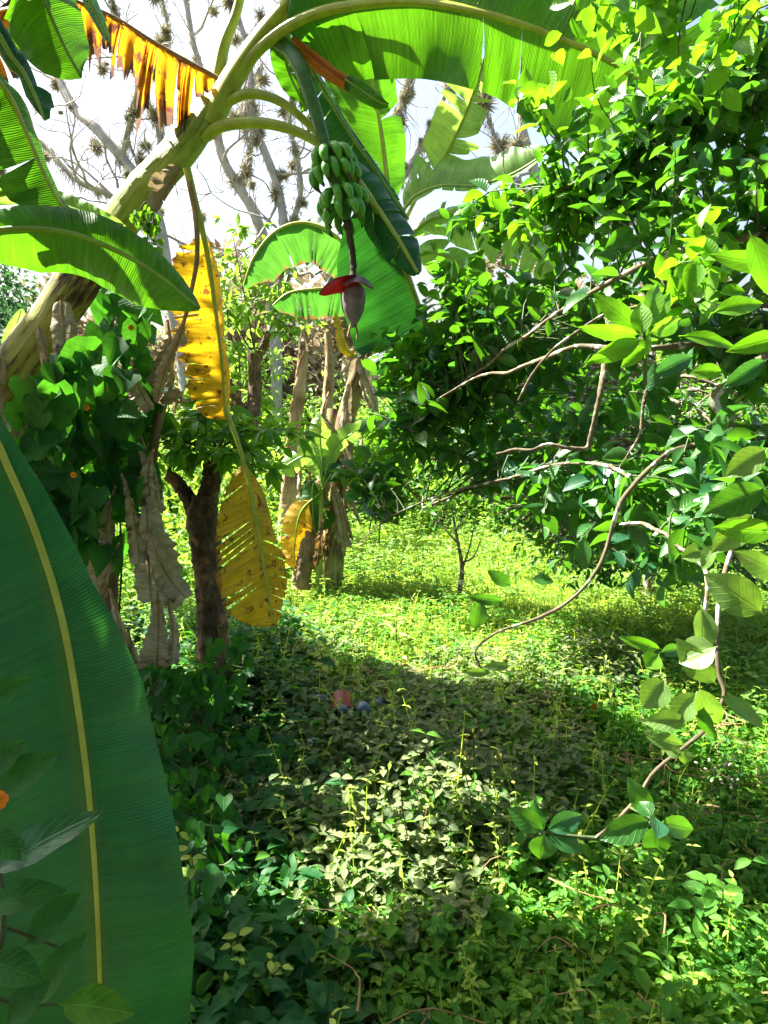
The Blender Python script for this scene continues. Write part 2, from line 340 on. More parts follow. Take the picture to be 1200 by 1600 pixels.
def cloud(mb, pos, ax, nr, L, W, T=T_OVAL, rnd=None):
    pos = np.asarray(pos, float).reshape(-1, 3); n = len(pos)
    if n == 0: return
    ax, nr, sd = side_of(np.broadcast_to(ax, (n, 3)), np.broadcast_to(nr, (n, 3)))
    L = np.broadcast_to(np.asarray(L, float), (n,)); W = np.broadcast_to(np.asarray(W, float), (n,))
    V, Fq, U = T; k = len(V)
    X = (pos[:, None] + (L[:, None] * V[None, :, 0])[..., None] * ax[:, None] + (W[:, None] * V[None, :, 1])[..., None] * sd[:, None]
         + (L[:, None] * V[None, :, 2] + W[:, None] * V[None, :, 3])[..., None] * nr[:, None])
    FF = (Fq[None] + (np.arange(n) * k)[:, None, None]).reshape(-1, 4)
    if rnd is None: rnd = rng.uniform(0, 1, n)
    mb.add(X.reshape(-1, 3), FF, np.tile(U, (n, 1)), np.repeat(rnd, k))
def rdir(n, up=0.0, spread=1.0):
    v = rng.normal(0, 1, (n, 3)); v[:, 2] = v[:, 2] * spread + up; return nz(v)

# ------------------------------------------------------------------ banana leaf
def prof_at(t, prof):
    prof = np.array(prof, float); return np.interp(t, prof[:, 0], prof[:, 1])
def banana_leaf(parent, ctrl, wl=60, wr=60, pl=0, pr=0, bl=-30, br=-30, hang=0.0, t0=0.12, tears=3, tear_gap=0.25,
                mat='ban', rib='rib', ribr=(0.016, 0.004), name='leaf', N=110, ripple=0.010, prof=None, proft=None,
                slant=0.25, world=False, rnd=None, depthn=None, tear_drop=18.0, label=None, ragged=0.0, refn=None, Mc=8, profr=None, lenvar=0.0):
    """ctrl: (px, py, depth). wl/wr: widths in px of left-hand/right-hand half (seen heading along the rib).
    pl/pr: angle (deg) each half is turned towards the viewer at the rib, bl/br: further bend by the margin.
    hang: pull of the margin to straight down. One leaf = blade mesh (+ midrib child)."""
    pc = np.array(ctrl, float) if world else PP(ctrl)
    p = spline(pc, N)
    T = nz(np.gradient(p, axis=0))
    Nn = nz(CAMP - p) if refn is None else np.broadcast_to(np.asarray(refn, float), p.shape)
    Nn = nz(Nn - (Nn * T).sum(1, keepdims=True) * T)
    S = np.cross(T, Nn)
    L = np.concatenate([[0], np.cumsum(np.linalg.norm(np.diff(p, axis=0), axis=1))]); tot = L[-1]
    tt = L / tot
    if world: dd = np.full(N, FPX)
    else: dd = np.interp(np.linspace(0, 1, N), np.linspace(0, 1, len(ctrl)), [c[2] for c in ctrl])
    P0 = prof or [(0, 0), (.04, .35), (.12, .75), (.3, 1), (.6, 1), (.8, .8), (.92, .48), (.98, .2), (1, .02)]
    mb = MB(); r0 = rng.uniform() if rnd is None else rnd
    k0 = int(t0 * N)
    for sgn, wpx, phi, bend in ((-1, wl, pl, bl), (1, wr, pr, br)):
        if wpx <= 0: continue
        u = np.clip((tt[k0:] - tt[k0]) / (1 - tt[k0]), 0, 1)
        W = prof_at(u, (profr if (sgn > 0 and profr) else P0)) * wpx * dd[k0:] / FPX
        if ragged: W = W * (1 - ragged * np.abs(np.interp(u, np.linspace(0, 1, 40), rng.uniform(-1, 1, 40))))
        ph0 = rng.uniform(0, 6.28); fr = rng.uniform(9, 14)
        cuts = sorted(rng.choice(np.arange(6, len(u) - 5), size=min(tears, max(1, (len(u) - 12) // 3)), replace=False).tolist()) if tears else []
        b = [0] + cuts + [len(u) - 1]
        b = [x for i, x in enumerate(b) if i == 0 or x - b[i - 1] >= 2]
        if b[-1] != len(u) - 1: b[-1] = len(u) - 1
        for a_, e_ in zip(b[:-1], b[1:]):
            idx = np.arange(a_, e_ + 1); n = len(idx); gi = idx + k0
            v = np.linspace(0, 1, Mc + 1)
            da = R(rng.normal(0, tear_drop)) if tears else 0.0
            gap = tear_gap * rng.uniform(0.3, 1.0) if tears else 0.0
            hg = hang * rng.uniform(0.75, 1.25) if tears else hang
            uc = rng.uniform(0.35, 0.65); lv = 1 - rng.uniform(0, lenvar) if lenvar else 1.0
            loc = np.linspace(0, 1, n)
            dip = np.sin(ph0 + fr * u[idx] * tot)
            pos = np.zeros((n, Mc + 1, 3)); cur = p[gi].copy(); pos[:, 0] = cur
            for m in range(1, Mc + 1):
                vm = v[m]
                th = R(phi) + (R(bend) + da) * vm + 0.14 * dip * vm
                d = np.cos(th)[:, None] * S[gi] * sgn + np.sin(th)[:, None] * Nn[gi] + slant * T[gi] * (1 - 0.3 * vm)
                if hg: d = nz(d) * (1 - min(hg, .97) * vm ** .6) + np.array([0, 0, -1.0]) * min(hg, .97) * vm ** .6
                cur = cur + nz(d) * (W[idx] * lv / Mc)[:, None]
                pos[:, m] = cur
            # strips shrink towards their own centre as they go out -> open tears
            if gap:
                g = (gap * v ** 1.6)[None, :, None]
                cl = pos[min(n - 1, int(uc * (n - 1)))][None]
                pos = pos * (1 - g) + cl * g
            pos += (ripple * v[None, :, None] * (np.sin(loc * 9 + ph0)[:, None, None] + np.sin(u[idx] * 70)[:, None, None] * .3)) * Nn[gi][:, None]
            i, j = np.meshgrid(np.arange(n - 1), np.arange(Mc), indexing='ij'); q = i * (Mc + 1) + j
            Fq = np.stack([q, q + 1, q + Mc + 2, q + Mc + 1], -1).reshape(-1, 4)
            if sgn < 0: Fq = Fq[:, ::-1]
            U = np.stack(np.broadcast_arrays((L[gi])[:, None], v[None]), -1).reshape(-1, 2)
            mb.add(pos.reshape(-1, 3), Fq, U, r0)
    o = mb.build(name, mat, parent)
    rb = MB(); tube(rb, p[::6] if N > 60 else p[::3], list(np.linspace(ribr[0], ribr[1], 6)), 8, N // 2, flat=0.8, ref=Nn[0])
    rb.build('midrib', rib, o if o is not None else parent)
    if label and o: o['label'] = label
    return o

# ------------------------------------------------------------------ SETTING: ground
def ground():
    n = 160; xs = np.sign(np.linspace(-1, 1, n)) * np.abs(np.linspace(-1, 1, n)) ** 2.5 * 150
    X, Y = np.meshgrid(xs, xs + 4, indexing='ij')
    Z = 0.02 * np.sin(X * 1.7) * np.cos(Y * 1.3) - 0.02
    V = np.stack([X, Y, Z], -1).reshape(-1, 3)
    i, j = np.meshgrid(np.arange(n - 1), np.arange(n - 1), indexing='ij'); b = i * n + j
    Fq = np.stack([b, b + n, b + n + 1, b + 1], -1).reshape(-1, 4)
    s = NT('soil'); tc = s.a('ShaderNodeTexCoord').outputs['Object']
    n1 = s.a('ShaderNodeTexNoise', {'Vector': tc, 'Scale': 3.0, 'Detail': 8.0, 'Roughness': 0.7})
    n2 = s.a('ShaderNodeTexNoise', {'Vector': tc, 'Scale': 40.0, 'Detail': 4.0})
    c = s.ramp(n1.outputs[0], [(0.35, (0.045, 0.032, 0.018)), (0.5, (0.09, 0.075, 0.03)), (0.6, (0.07, 0.11, 0.03))])
    c = s.mix(s.ramp(n2.outputs[0], [(0.45, 0.0), (0.6, 0.4)]), c, (0.20, 0.15, 0.09))
    b_ = s.a('ShaderNodeBump', {'Strength': 0.8, 'Distance': 0.02, 'Height': n2.outputs[0]})
    p = s.a('ShaderNodeBsdfPrincipled', {'Base Color': c, 'Roughness': 0.95, 'Normal': b_.outputs[0]})
    s.l.new(p.outputs[0], s.out.inputs[0])
    tag(link('ground', mesh('ground', V, Fq), s.m), kind='structure')
ground()

# ------------------------------------------------------------------ BARE TREES with air plants (background)
def bare_tree(label, trunk, limbs, r0, ntw, tuft_n, depth_spread=1.5, seed=1):
    g = np.random.default_rng(seed)
    tp = PP(trunk); root = tp[0].copy(); root[2] = 0
    t = thing('bare_tree', label, 'tree', root, 'leafless trees full of air plants')
    mb = MB(); tube(mb, np.vstack([root[None], tp]), [r0 * 1.3, r0, r0 * .75, r0 * .45], 9, 40, rough=0.07); mb.build('trunk', 'greybark', t)
    allp = [spline(tp, 24)[6:]]
    rad = [np.linspace(r0, r0 * .45, 18)]
    for lb in limbs:
        q = PP([a[:3] for a in lb[0]]); m = MB()
        pp, rr = tube(m, q, [lb[1], lb[1] * .35], 7, 30, rough=0.08); m.build('limb', 'greybark', t)
        allp.append(pp); rad.append(rr)
    A = np.vstack(allp); RR = np.concatenate(rad)
    tw = MB(); ends = []
    def grow(p, d, ln, r, lev):
        k = 5; pts = [p]
        for _ in range(k):
            d = nz(d + g.normal(0, .28, 3) + np.array([0, 0, .04])); pts.append(pts[-1] + d * ln / k)
        tube(tw, pts, [r, r * .35], 4 if lev > 1 else 5, 7, cap=False)
        ends.append(pts[-1]); ends.append(pts[3])
        if lev < 3:
            for _ in range(g.integers(2, 4)):
                grow(pts[g.integers(2, k + 1)], nz(d + g.normal(0, .75, 3)), ln * g.uniform(.45, .7), r * .5, lev + 1)
    for _ in range(ntw):
        i = g.integers(0, len(A)); d = nz(g.normal(0, 1, 3) * [1, .5, 1] + [0, 0, .3])
        grow(A[i], d, g.uniform(.8, 1.9) * r0 / .12, min(RR[i] * .45, .03), 1)
    tag(tw.build('twigs', 'greybark', t), kind='stuff')
    # air plants: spiky balls
    cand = np.vstack([A[g.integers(0, len(A), tuft_n // 2)], np.array(ends)[g.integers(0, len(ends), tuft_n - tuft_n // 2)]])
    src = []
    for k in range(3):
        m = MB(); n = 260
        ax = nz(g.normal(0, 1, (n, 3)) + [0, 0, (.5, .1, -.6)[k]])
        cloud(m, ax * 0.02, ax, g.normal(0, 1, (n, 3)), g.uniform(.05, .17, n), .016, T_SPIKE, g.uniform(0, 1, n))
        src.append(m)
    meshes = []
    for m in src:
        me = mesh('air_plant', np.vstack(m.V), np.vstack(m.F), np.vstack(m.U), np.concatenate(m.R)); me.materials.append(M['airplant']); meshes.append(me)
    for c in cand:
        o = bpy.data.objects.new('air_plant', meshes[g.integers(0, 3)]); col.objects.link(o); o.parent = t
        o.matrix_parent_inverse = t.matrix_basis.inverted()
        o.location = c + g.normal(0, .04, 3); s = g.uniform(.5, 1.5) * (1.25 if r0 > .1 else .8); o.scale = (s, s, s * g.uniform(.8, 1.5)); o.rotation_euler = (g.uniform(-.5, .5), g.uniform(-.5, .5), g.uniform(0, 6))
    # hanging grey moss on some limbs
    mm = MB(); n = 2600; i = g.integers(0, len(A), n)
    cloud(mm, A[i] + g.normal(0, .04, (n, 3)), nz(g.normal(0, .35, (n, 3)) + [0, 0, -1]), g.normal(0, 1, (n, 3)), g.uniform(.04, .22, n), .016, T_SPIKE)
    tag(mm.build('hanging_moss', 'airplant', t), kind='stuff')
    return t
bare_tree('leafless grey tree on the left, partly behind the leaning banana stem',
    [(300, 690, 12), (285, 560, 12), (262, 440, 12), (248, 350, 12), (225, 300, 12), (203, 262, 12), (150, 200, 12), (110, 160, 12.3), (70, 60, 12.6), (60, -60, 12.8)],
    [([(190, 250, 12), (205, 180, 11.8), (215, 120, 11.5), (190, 40, 11.3), (150, -60, 11)], .06), ([(255, 380, 12), (180, 310, 12.2), (120, 280, 12.3), (60, 220, 12.4), (10, 190, 12.5)], .08),
     ([(230, 300, 12), (250, 215, 12), (225, 130, 12), (262, 60, 12), (240, -60, 12)], .045)], .10, 40, 46, seed=3)
bare_tree('tall leafless tree between the hanging yellow leaf and the green banana bunch',
    [(430, 700, 13), (432, 560, 13), (418, 420, 13), (400, 340, 13), (372, 290, 13), (345, 240, 13), (330, 160, 13), (300, 60, 13), (280, -80, 13)],
    [([(432, 520, 13), (445, 400, 12.6), (438, 310, 12.6), (415, 240, 12.6), (395, 190, 12.6), (390, 90, 12.6), (365, 0, 12.6), (360, -90, 12.6)], .09), ([(440, 380, 12.6), (470, 300, 12.4), (452, 180, 12.2), (470, 90, 12), (440, -60, 12)], .05),
     ([(372, 290, 13), (390, 240, 13), (380, 170, 13.2), (410, 100, 13.3)], .04)], .095, 46, 55, seed=5)
bare_tree('slender leafless tree in the gap right of the upright backlit leaf',
    [(655, 690, 12.5), (650, 500, 12.5), (615, 330, 12.5), (640, 262, 12.5), (665, 215, 12.5), (690, 160, 12.5), (735, 60, 12.5), (760, -60, 12.5)],
    [([(640, 262, 12.5), (615, 240, 12.5), (618, 190, 12.5), (640, 120, 12.5), (650, 20, 12.5)], .03)], .06, 22, 16, seed=8)
bare_tree('distant leafless tree behind the right hand lime tree foliage',
    [(870, 700, 14), (860, 500, 14), (850, 360, 14), (835, 270, 14), (815, 190, 14), (830, 80, 14), (850, -60, 14)],
    [([(850, 360, 14), (900, 270, 14), (960, 190, 14), (1000, 90, 14), (1010, -40, 14)], .06), ([(850, 330, 14), (790, 260, 14), (765, 190, 14), (740, 130, 14)], .04), ([(860, 420, 14), (930, 350, 14), (1010, 340, 14), (1060, 290, 14)], .05)], .12, 26, 36, seed=11)

# ------------------------------------------------------------------ background foliage
def shrub(name, label, base, h, r, n, L, mat='far', group=None, stems=6, cat='shrub', T=T_FAR, stemmat='bark', squash=1.0, ragged=.35, seed=None, low=0.1):
    g = np.random.default_rng(seed if seed is not None else int(rng.integers(1e6)))
    base = np.array(base, float); base[2] = 0
    t = thing(name, label, cat, base, group)
    sm = MB(); lf = MB(); ncl = max(8, int(h * r * 10))
    ctr = []
    for k in range(ncl):
        a = g.uniform(0, 6.28); q = math.sqrt(g.uniform(0, 1)) * r * (1 - ragged * g.uniform(0, 1)); z = h * (low + (1 - low) * g.uniform(0, 1) ** .8) * (1 - .35 * (q / r) ** 2)
        ctr.append(base + [q * math.cos(a), q * math.sin(a) * squash, z])
    for k, c in enumerate(ctr):
        if k < stems * 3:
            b0 = base + [g.normal(0, .06), g.normal(0, .06), 0]
            tube(sm, [b0, b0 * .55 + c * .45 + [0, 0, .1 * h], c], [.02 * h ** .5, .005], 5, 8, cap=False)
    sm.build('stem', stemmat, t)
    per = max(6, n // ncl)
    for c in ctr:
        s = r * g.uniform(.16, .34)
        d = nz(g.normal(0, 1, (per, 3))); rr = g.uniform(.25, 1, per) ** .6
        p = c + d * rr[:, None] * [s, s, s * .7]
        cloud(lf, p, nz(d + [0, 0, -.25] + g.normal(0, .5, (per, 3))), nz(g.normal(0, .55, (per, 3)) + [0, 0, 1]), g.uniform(.6, 1.3, per) * L, g.uniform(.35, .55, per) * L, T, np.clip(g.normal(g.uniform(.2, .8), .2, per), 0, 1))
    lf.build('foliage', mat, t)
    return t
def mass(name, label, boxes, L, mat, T=T_FAR, up=1.0, dens=1.0):
    """uncountable background growth as one object"""
    m = MB(); g = rng
    for (x0, x1, y0, y1, h0, h1, n) in boxes:
        nc = max(6, n // 60)
        cx = g.uniform(x0, x1, nc); cyy = g.uniform(y0, y1, nc); hh = h0 + (h1 - h0) * g.uniform(0, 1, nc)
        cz = hh * g.uniform(0.05, 1.0, nc)
        k = n // nc
        C = np.repeat(np.stack([cx, cyy, cz], 1), k, 0); d = nz(g.normal(0, 1, (len(C), 3)))
        s = np.repeat(g.uniform(.25, .6, nc), k)[:, None]
        p = C + d * s * g.uniform(.3, 1, (len(C), 1)); p[:, 2] = np.maximum(p[:, 2], .02)
        rr = np.clip(np.repeat(g.uniform(0, 1, nc), k) + g.normal(0, .2, len(C)), 0, 1)
        cloud(m, p, nz(d + g.normal(0, .6, (len(C), 3))), nz(g.normal(0, .6, (len(C), 3)) + [0, 0, up]), g.uniform(.6, 1.3, len(C)) * L, g.uniform(.4, .6, len(C)) * L, T, rr)
    return tag(m.build(name, mat), label, 'undergrowth', kind='stuff')
mass('undergrowth', 'bright green sunlit undergrowth behind the clearing and the banana clump',
     [(-9, 8, 11, 14, .6, 1.7, 17000), (-12, 10, 14, 19, 1.2, 2.7, 26000), (3, 12, 11, 16, 1.5, 3.6, 14000), (-6, -1.2, 7.2, 11, .2, .9, 11000), (.2, 6, 9.0, 11, .15, .75, 11000), (1.8, 7, 6.5, 9, .2, 1.1, 13000), (.3, 3.5, 7.6, 9.2, .2, 1.0, 12000), (-3.6, -.9, 7.0, 9.5, .3, 1.3, 12000), (-2.4, -1.0, 5.4, 6.6, .1, .6, 4000), (-.9, .6, 8.4, 10, .3, 1.5, 9000)], .085, 'far')
mass('far_wood', 'green wood along the back of the plot',
     [(-26, 26, 24, 32, 2.5, 4.6, 26000), (-14, -8, 14, 19, 2.5, 4.6, 9000)], .19, 'fardark')
mass('dry_brush', 'grey brown dry brush hanging beyond the shrubs',
     [(-3.2, -0.6, 13.5, 15.5, 2.0, 4.3, 8000), (1.5, 7, 15, 17, 2.5, 4.2, 5000), (-7, -4, 14, 16, 1.5, 4, 3500)], .22, 'dry', T=T_SPIKE, up=0)
shrub('broad_leaf_tree', 'dark bluish tree at the left edge beyond the leaning banana stem', G(-40, 760), 3.9, 1.6, 9000, .11, 'fardark', stems=5, cat='tree', seed=2)
for i, (x, y, h, r, n, L, mt, lab) in enumerate([
    (385, 800, 2.9, .85, 2600, .10, 'far', 'tall loose pale green bush behind the yellow hanging leaf'),
    (455, 815, 1.0, .6, 1800, .08, 'far', 'low bright bush left of the rotten stump'),
    (240, 830, 1.3, .7, 2400, .08, 'far', 'sunlit bush seen between the withered leaves and the forked trunk'),
    (130, 810, 1.5, .9, 2600, .09, 'far', 'bright bush behind the vine covered post'),
    (640, 800, 1.1, .7, 2200, .07, 'far', 'small leaved bush right of the banana clump'),
    (770, 815, 1.5, .9, 3600, .07, 'herb', 'bush with fine leaves at the back edge of the clearing'),
    (1060, 830, 2.0, 1.1, 3600, .09, 'herb', 'bush in half shade behind the right hand foliage'),
    (330, 830, 1.1, .6, 2200, .08, 'bright', 'yellow green bush between the forked trunk and the yellow leaf'),
    (690, 838, 1.0, .7, 2600, .055, 'herb', 'low dense bush directly behind the dead sapling'),
    (850, 845, 1.3, .8, 3000, .055, 'herb', 'round bush right of the dead sapling under the lime foliage'),
    (940, 835, 1.5, .9, 3000, .06, 'far', 'bright bush seen through the branches at right'),
    (600, 815, 1.5, .7, 2600, .06, 'herb', 'upright bush just right of the banana clump base'),
    (500, 800, 1.5, .9, 3000, .07, 'herb', 'broad bush behind the base of the banana clump'),
    (270, 850, 1.0, .6, 2400, .06, 'herb', 'low bush left of the forked trunk behind the grey leaves'),
    (180, 850, 1.2, .7, 2600, .07, 'far', 'low bright bush behind the withered plant')]):
    shrub('shrub', lab, G(x, y), h, r, n, L, mt, 'bushes behind the clearing', seed=20 + i)

# second lime tree, farther off on the right: trunk, boughs, fine foliage
def blob_tree(name, label, root, trunkpts, blobs, L, mat, seed, group=None, T=T_CIT, cat='tree', tr=.05, sun=.8):
    g = np.random.default_rng(seed); t = thing(name, label, cat, (root[0], root[1], 0), group)
    m = MB(); pts = np.vstack([[root[0], root[1], 0], np.array(trunkpts)]); A, _ = tube(m, pts, [tr, tr * .5], 8, 30, rough=.06); m.build('trunk', 'citbark', t)
    A = A[8:]; tw = MB(); lf = MB()
    for (c, s, n) in blobs:
        c = np.array(c); i = np.argmin(np.linalg.norm(A - c, axis=1) + .3 * np.abs(A[:, 2] - c[2])); b0 = A[i]
        mid = (b0 + c) / 2 + g.normal(0, .08, 3) + [0, 0, .08]
        bp, _ = tube(tw, [b0, mid, c], [tr * .35, .008], 6, 12, cap=False)
        for _ in range(n):
            e = c + nz(g.normal(0, 1, 3)) * np.array(s) * g.uniform(.3, 1)
            st = bp[g.integers(4, 12)]; q = spline([st, (st + e) / 2 + g.normal(0, .05, 3) + [0, 0, .03], e], 10)
            tube(tw, q[::3], [.004, .0015], 4, 6, cap=False)
            k = g.integers(7, 13); tt = np.linspace(.35, 1, k); pp = np.stack([np.interp(tt, np.linspace(0, 1, 10), q[:, a]) for a in range(3)], 1)
            d = nz(e - st); ax = nz(d * .5 + nz(g.normal(0, 1, (k, 3))) + [0, 0, -.1])
            cloud(lf, pp, ax, nz(g.normal(0, .5, (k, 3)) + [0, 0, sun]), g.uniform(.65, 1.2, k) * L, g.uniform(.42, .56, k) * L, T, np.clip(g.normal(.45, .25, k), 0, 1))
    tw.build('branches', 'citbark', t); lf.build('foliage', mat, t)
    return t
bl = []
g_ = np.random.default_rng(4)
for _ in range(150):
    x = g_.uniform(640, 1220); d = g_.uniform(3.9, 5.2); y = g_.uniform(600, 900) - (50 if x < 850 else 0)
    if y > 800 and x < 800: continue
    bl.append((P(x, y, d), (.26, .26, .20), 6))
blob_tree('lime_tree', 'farther lime tree with small leaves at the right of the clearing', G(1010, 960), [G(1010, 960) + [0, 0, .5], P(1000, 760, 4.6), P(1010, 620, 4.6), P(1030, 480, 4.6)], bl, .055, 'citrus', 5, tr=.045)

# small pruned tree with upright shoots
def shoots_tree(name, label, root, trunk, shoots, r, leaf_L, mat, seed, nl=22, group=None, leaf_T=T_LANCE, bark='bark', scar=None):
    g = np.random.default_rng(seed); t = thing(name, label, 'tree', (root[0], root[1], 0), group)
    for k, tk in enumerate(trunk):
        m = MB(); tube(m, tk[0], tk[1], 20, 70, rough=.075, lobes=3, lobe_amp=.08); m.build('trunk' if k == 0 else 'limb', bark, t)
    sm = MB(); lf = MB()
    for s in shoots:
        q = spline(s, 16); tube(sm, s, [.010, .003], 5, 14, cap=False)
        for i in range(3, 16, 1):
            for sd in (-1, 1):
                d = nz(g.normal(0, 1, 3) * [1, 1, .3] + [0, 0, .15]); e = q[i] + d * g.uniform(.06, .2)
                tube(sm, [q[i], e], [.003, .001], 3, 4, cap=False)
                k = g.integers(3, 6); fan = nz(d + g.normal(0, .55, (k, 3)))
                cloud(lf, np.repeat(e[None], k, 0), nz(fan + [0, 0, -.35]), nz(g.normal(0, .4, (k, 3)) + [0, 0, 1]), g.uniform(.7, 1.2, k) * leaf_L, g.uniform(.3, .42, k) * leaf_L, leaf_T)
    sm.build('shoots', 'twig', t); lf.build('foliage', mat, t)
    return t
r2 = G(395, 815)
shoots_tree('pruned_tree', 'thin cut back tree with pale shoots standing behind the hanging yellow leaf', r2,
    [([[r2[0], r2[1], 0], P(385, 720, 7.9), P(398, 620, 7.9), P(397, 545, 7.9)], [.10, .085, .08, .06]), ([P(390, 665, 7.9), P(365, 615, 7.8), P(352, 590, 7.8)], [.05, .045]),
     ([P(397, 570, 7.9), P(412, 540, 7.9), P(420, 520, 7.8)], [.05, .035])],
    [[P(397, 545, 7.9), P(385, 480, 7.8), P(372, 410, 7.8), P(360, 350, 7.7)], [P(397, 545, 7.9), P(400, 470, 7.8), P(395, 400, 7.8), P(405, 355, 7.7)], [P(420, 520, 7.8), P(440, 470, 7.7), P(452, 420, 7.6)],
     [P(390, 545, 7.9), P(365, 500, 7.8), P(335, 440, 7.7), P(330, 390, 7.7)], [P(385, 560, 7.9), P(345, 540, 7.8), P(322, 500, 7.7)], [P(415, 530, 7.8), P(440, 520, 7.8), P(470, 500, 7.7)], [P(355, 595, 7.8), P(340, 570, 7.7), P(330, 545, 7.7)]],
    .08, .13, 'far', 6)

# ------------------------------------------------------------------ forked stump tree in the middle left
r1 = G(335, 1100)
D1 = 3.85
t1 = shoots_tree('pollarded_tree', 'forked rough brown trunk sprouting leaves beside the yellow hanging leaf', r1,
    [([[r1[0], r1[1], -.05], P(333, 1040, D1), P(330, 960, D1), P(322, 880, D1), P(315, 810, D1), P(318, 775, D1)], [.115, .088, .072, .070, .074, .070]),
     ([P(318, 800, D1), P(330, 760, D1), P(332, 738, D1), P(330, 722, D1)], [.062, .05, .046, .04]),
     ([P(312, 815, D1), P(292, 775, D1), P(275, 752, D1), P(262, 742, D1)], [.055, .04, .034, .028])],
    [[P(332, 728, D1), P(345, 700, D1), P(385, 680, D1), P(425, 675, 3.7)], [P(332, 728, D1), P(335, 690, D1), P(320, 655, 3.8), P(310, 640, 3.7)], [P(262, 742, D1), P(270, 710, D1), P(255, 680, D1), P(262, 650, 3.8)],
     [P(330, 728, D1), P(310, 700, 3.7), P(285, 690, 3.6), P(262, 690, 3.6)], [P(330, 728, D1), P(360, 715, 3.7), P(392, 715, 3.6), P(400, 735, 3.55)], [P(332, 728, D1), P(350, 680, 3.8), P(360, 650, 3.8)]],
    .1, .105, 'herb', 9)

# ------------------------------------------------------------------ BANANA PLANTS
def stem(parent, pts, radii, mat='stemgreen', name='pseudostem', rough=.03, world=False, n=60, ref=None, lobes=2, la=.06):
    m = MB(); tube(m, np.array(pts) if world else PP(pts), radii, 16, n, rough=rough, lobes=lobes, lobe_amp=la); return m.build(name, mat, parent)
def flap(parent, pts, wl, wr, mat='dead', name='dry_sheath', **k):
    a = dict(pl=20, pr=25, bl=-90, br=-80, tears=2, tear_gap=.1, t0=0, ripple=.012, ribr=(.006, .003), rib='ribdry', prof=[(0, .6), (.3, 1), (.7, .8), (1, .1)], N=36, Mc=5); a.update(k)
    return banana_leaf(parent, pts, wl, wr, mat=mat, name=name, **a)

# --- plant A: leaning plant that carries the bunch
ra = P(-330, 1180, 3.36); ra[2] = 0
A = thing('banana_plant', 'leaning banana plant carrying the green fruit bunch and purple bud', 'banana plant', ra)
sa = np.vstack([[ra], PP([(-180, 880, 3.25), (0, 612, 3.12), (90, 485, 3.06), (160, 385, 3.03), (225, 298, 3.0), (290, 225, 3.0)])])
stem(A, sa[:5], [.11, .098, .088, .08], 'stemold', world=True, rough=.035, n=70)
stem(A, np.vstack([sa[3:], PP([(330, 165, 3.0)])]), [.077, .079, .077, .071, .060], 'stemgreen', name='upper_stem', world=True, rough=.02, n=50)
def petiole(parent, pts, radii, name='petiole', mat='rib'):
    m = MB(); tube(m, PP(pts), radii, 10, 40, flat=.85); return m.build(name, mat, parent)
petiole(A, [(322, 190, 3.0), (338, 130, 3.0), (350, 70, 3.0), (372, 10, 3.0), (390, -90, 2.95)], [.04, .03, .021, .018])
petiole(A, [(325, 195, 3.0), (365, 120, 2.98), (410, 55, 2.95), (470, -20, 2.9), (560, -150, 2.8)], [.062, .045, .028, .02])
# sheath wraps on the stem
flap(A, [(282, 262, 2.93), (255, 305, 2.92), (235, 345, 2.92)], 8, 30, 'dead', hang=.1)
flap(A, [(180, 340, 2.92), (165, 370, 2.92), (160, 392, 2.92)], 12, 18, 'dead')
flap(A, [(60, 510, 2.95), (72, 560, 2.92), (80, 610, 2.9), (84, 655, 2.9)], 10, 14, 'dead', hang=.5)
flap(A, [(95, 470, 2.96), (100, 540, 2.93), (92, 590, 2.92)], 25, 25, 'dead')
flap(A, [(0, 560, 3.0), (-6, 620, 2.98), (10, 700, 2.96), (25, 740, 2.95)], 20, 28, 'dead', hang=.4)
flap(A, [(40, 620, 2.96), (26, 680, 2.94), (20, 730, 2.94)], 16, 12, 'dead', hang=.3)
# leaves
banana_leaf(A, [(345, 160, 3.0), (390, 92, 2.95), (450, 42, 2.9), (520, 14, 2.85), (640, 2, 2.75), (760, 22, 2.65), (880, 62, 2.6), (980, 112, 2.55), (1070, 190, 2.5)], wl=135, wr=108, pl=-10, pr=-25, bl=-40, br=25, t0=.19, tears=3, tear_gap=.05, mat='ban', rib='rib', ribr=(.032, .006), name='leaf', tear_drop=7,
            prof=[(0, .0), (.03, .7), (.12, 1), (.5, 1), (.6, 1.15), (.85, 1.3), (.95, .8), (1, .05)], label='broad backlit leaf arching over the bunch')
banana_leaf(A, [(338, 170, 2.99), (385, 147, 2.95), (440, 160, 2.95), (500, 212, 2.95), (540, 262, 2.95), (585, 318, 2.95), (625, 378, 2.9), (655, 430, 2.88)], wl=42, wr=50, pl=-15, pr=-30, bl=-60, br=-30, t0=.40, tears=5, mat='banshade', rib='rib', ribr=(.026, .007), label='bluish leaf behind the fruit bunch', tear_drop=8, tear_gap=.12)
banana_leaf(A, [(318, 215, 2.98), (350, 196, 2.95), (415, 193, 2.92), (480, 213, 2.92), (535, 256, 2.92), (582, 315, 2.95), (610, 370, 3.0), (640, 440, 3.05), (668, 520, 3.1), (690, 590, 3.15)], wl=48, wr=120, pl=-50, pr=-12, bl=-95, br=20, t0=.42, tears=4, mat='banshade', rib='rib', ribr=(.030, .006), label='long dark leaf drooping behind the flower bud', tear_drop=6, tear_gap=.10,
            prof=[(0, 0), (.06, .35), (.2, .75), (.45, 1), (.75, 1), (.9, .65), (1, .05)])
banana_leaf(A, [(420, 60, 3.05), (460, 70, 3.05), (500, 130, 3.05), (545, 205, 3.08), (600, 285, 3.1), (640, 345, 3.1)], wl=16, wr=60, pl=-20, pr=-10, bl=-70, br=-20, t0=.15, tears=5, mat='banshade', rib='ribdark', ribr=(.016, .005), label='blue green folded leaf to the right of the fruit stalk', tear_drop=10)
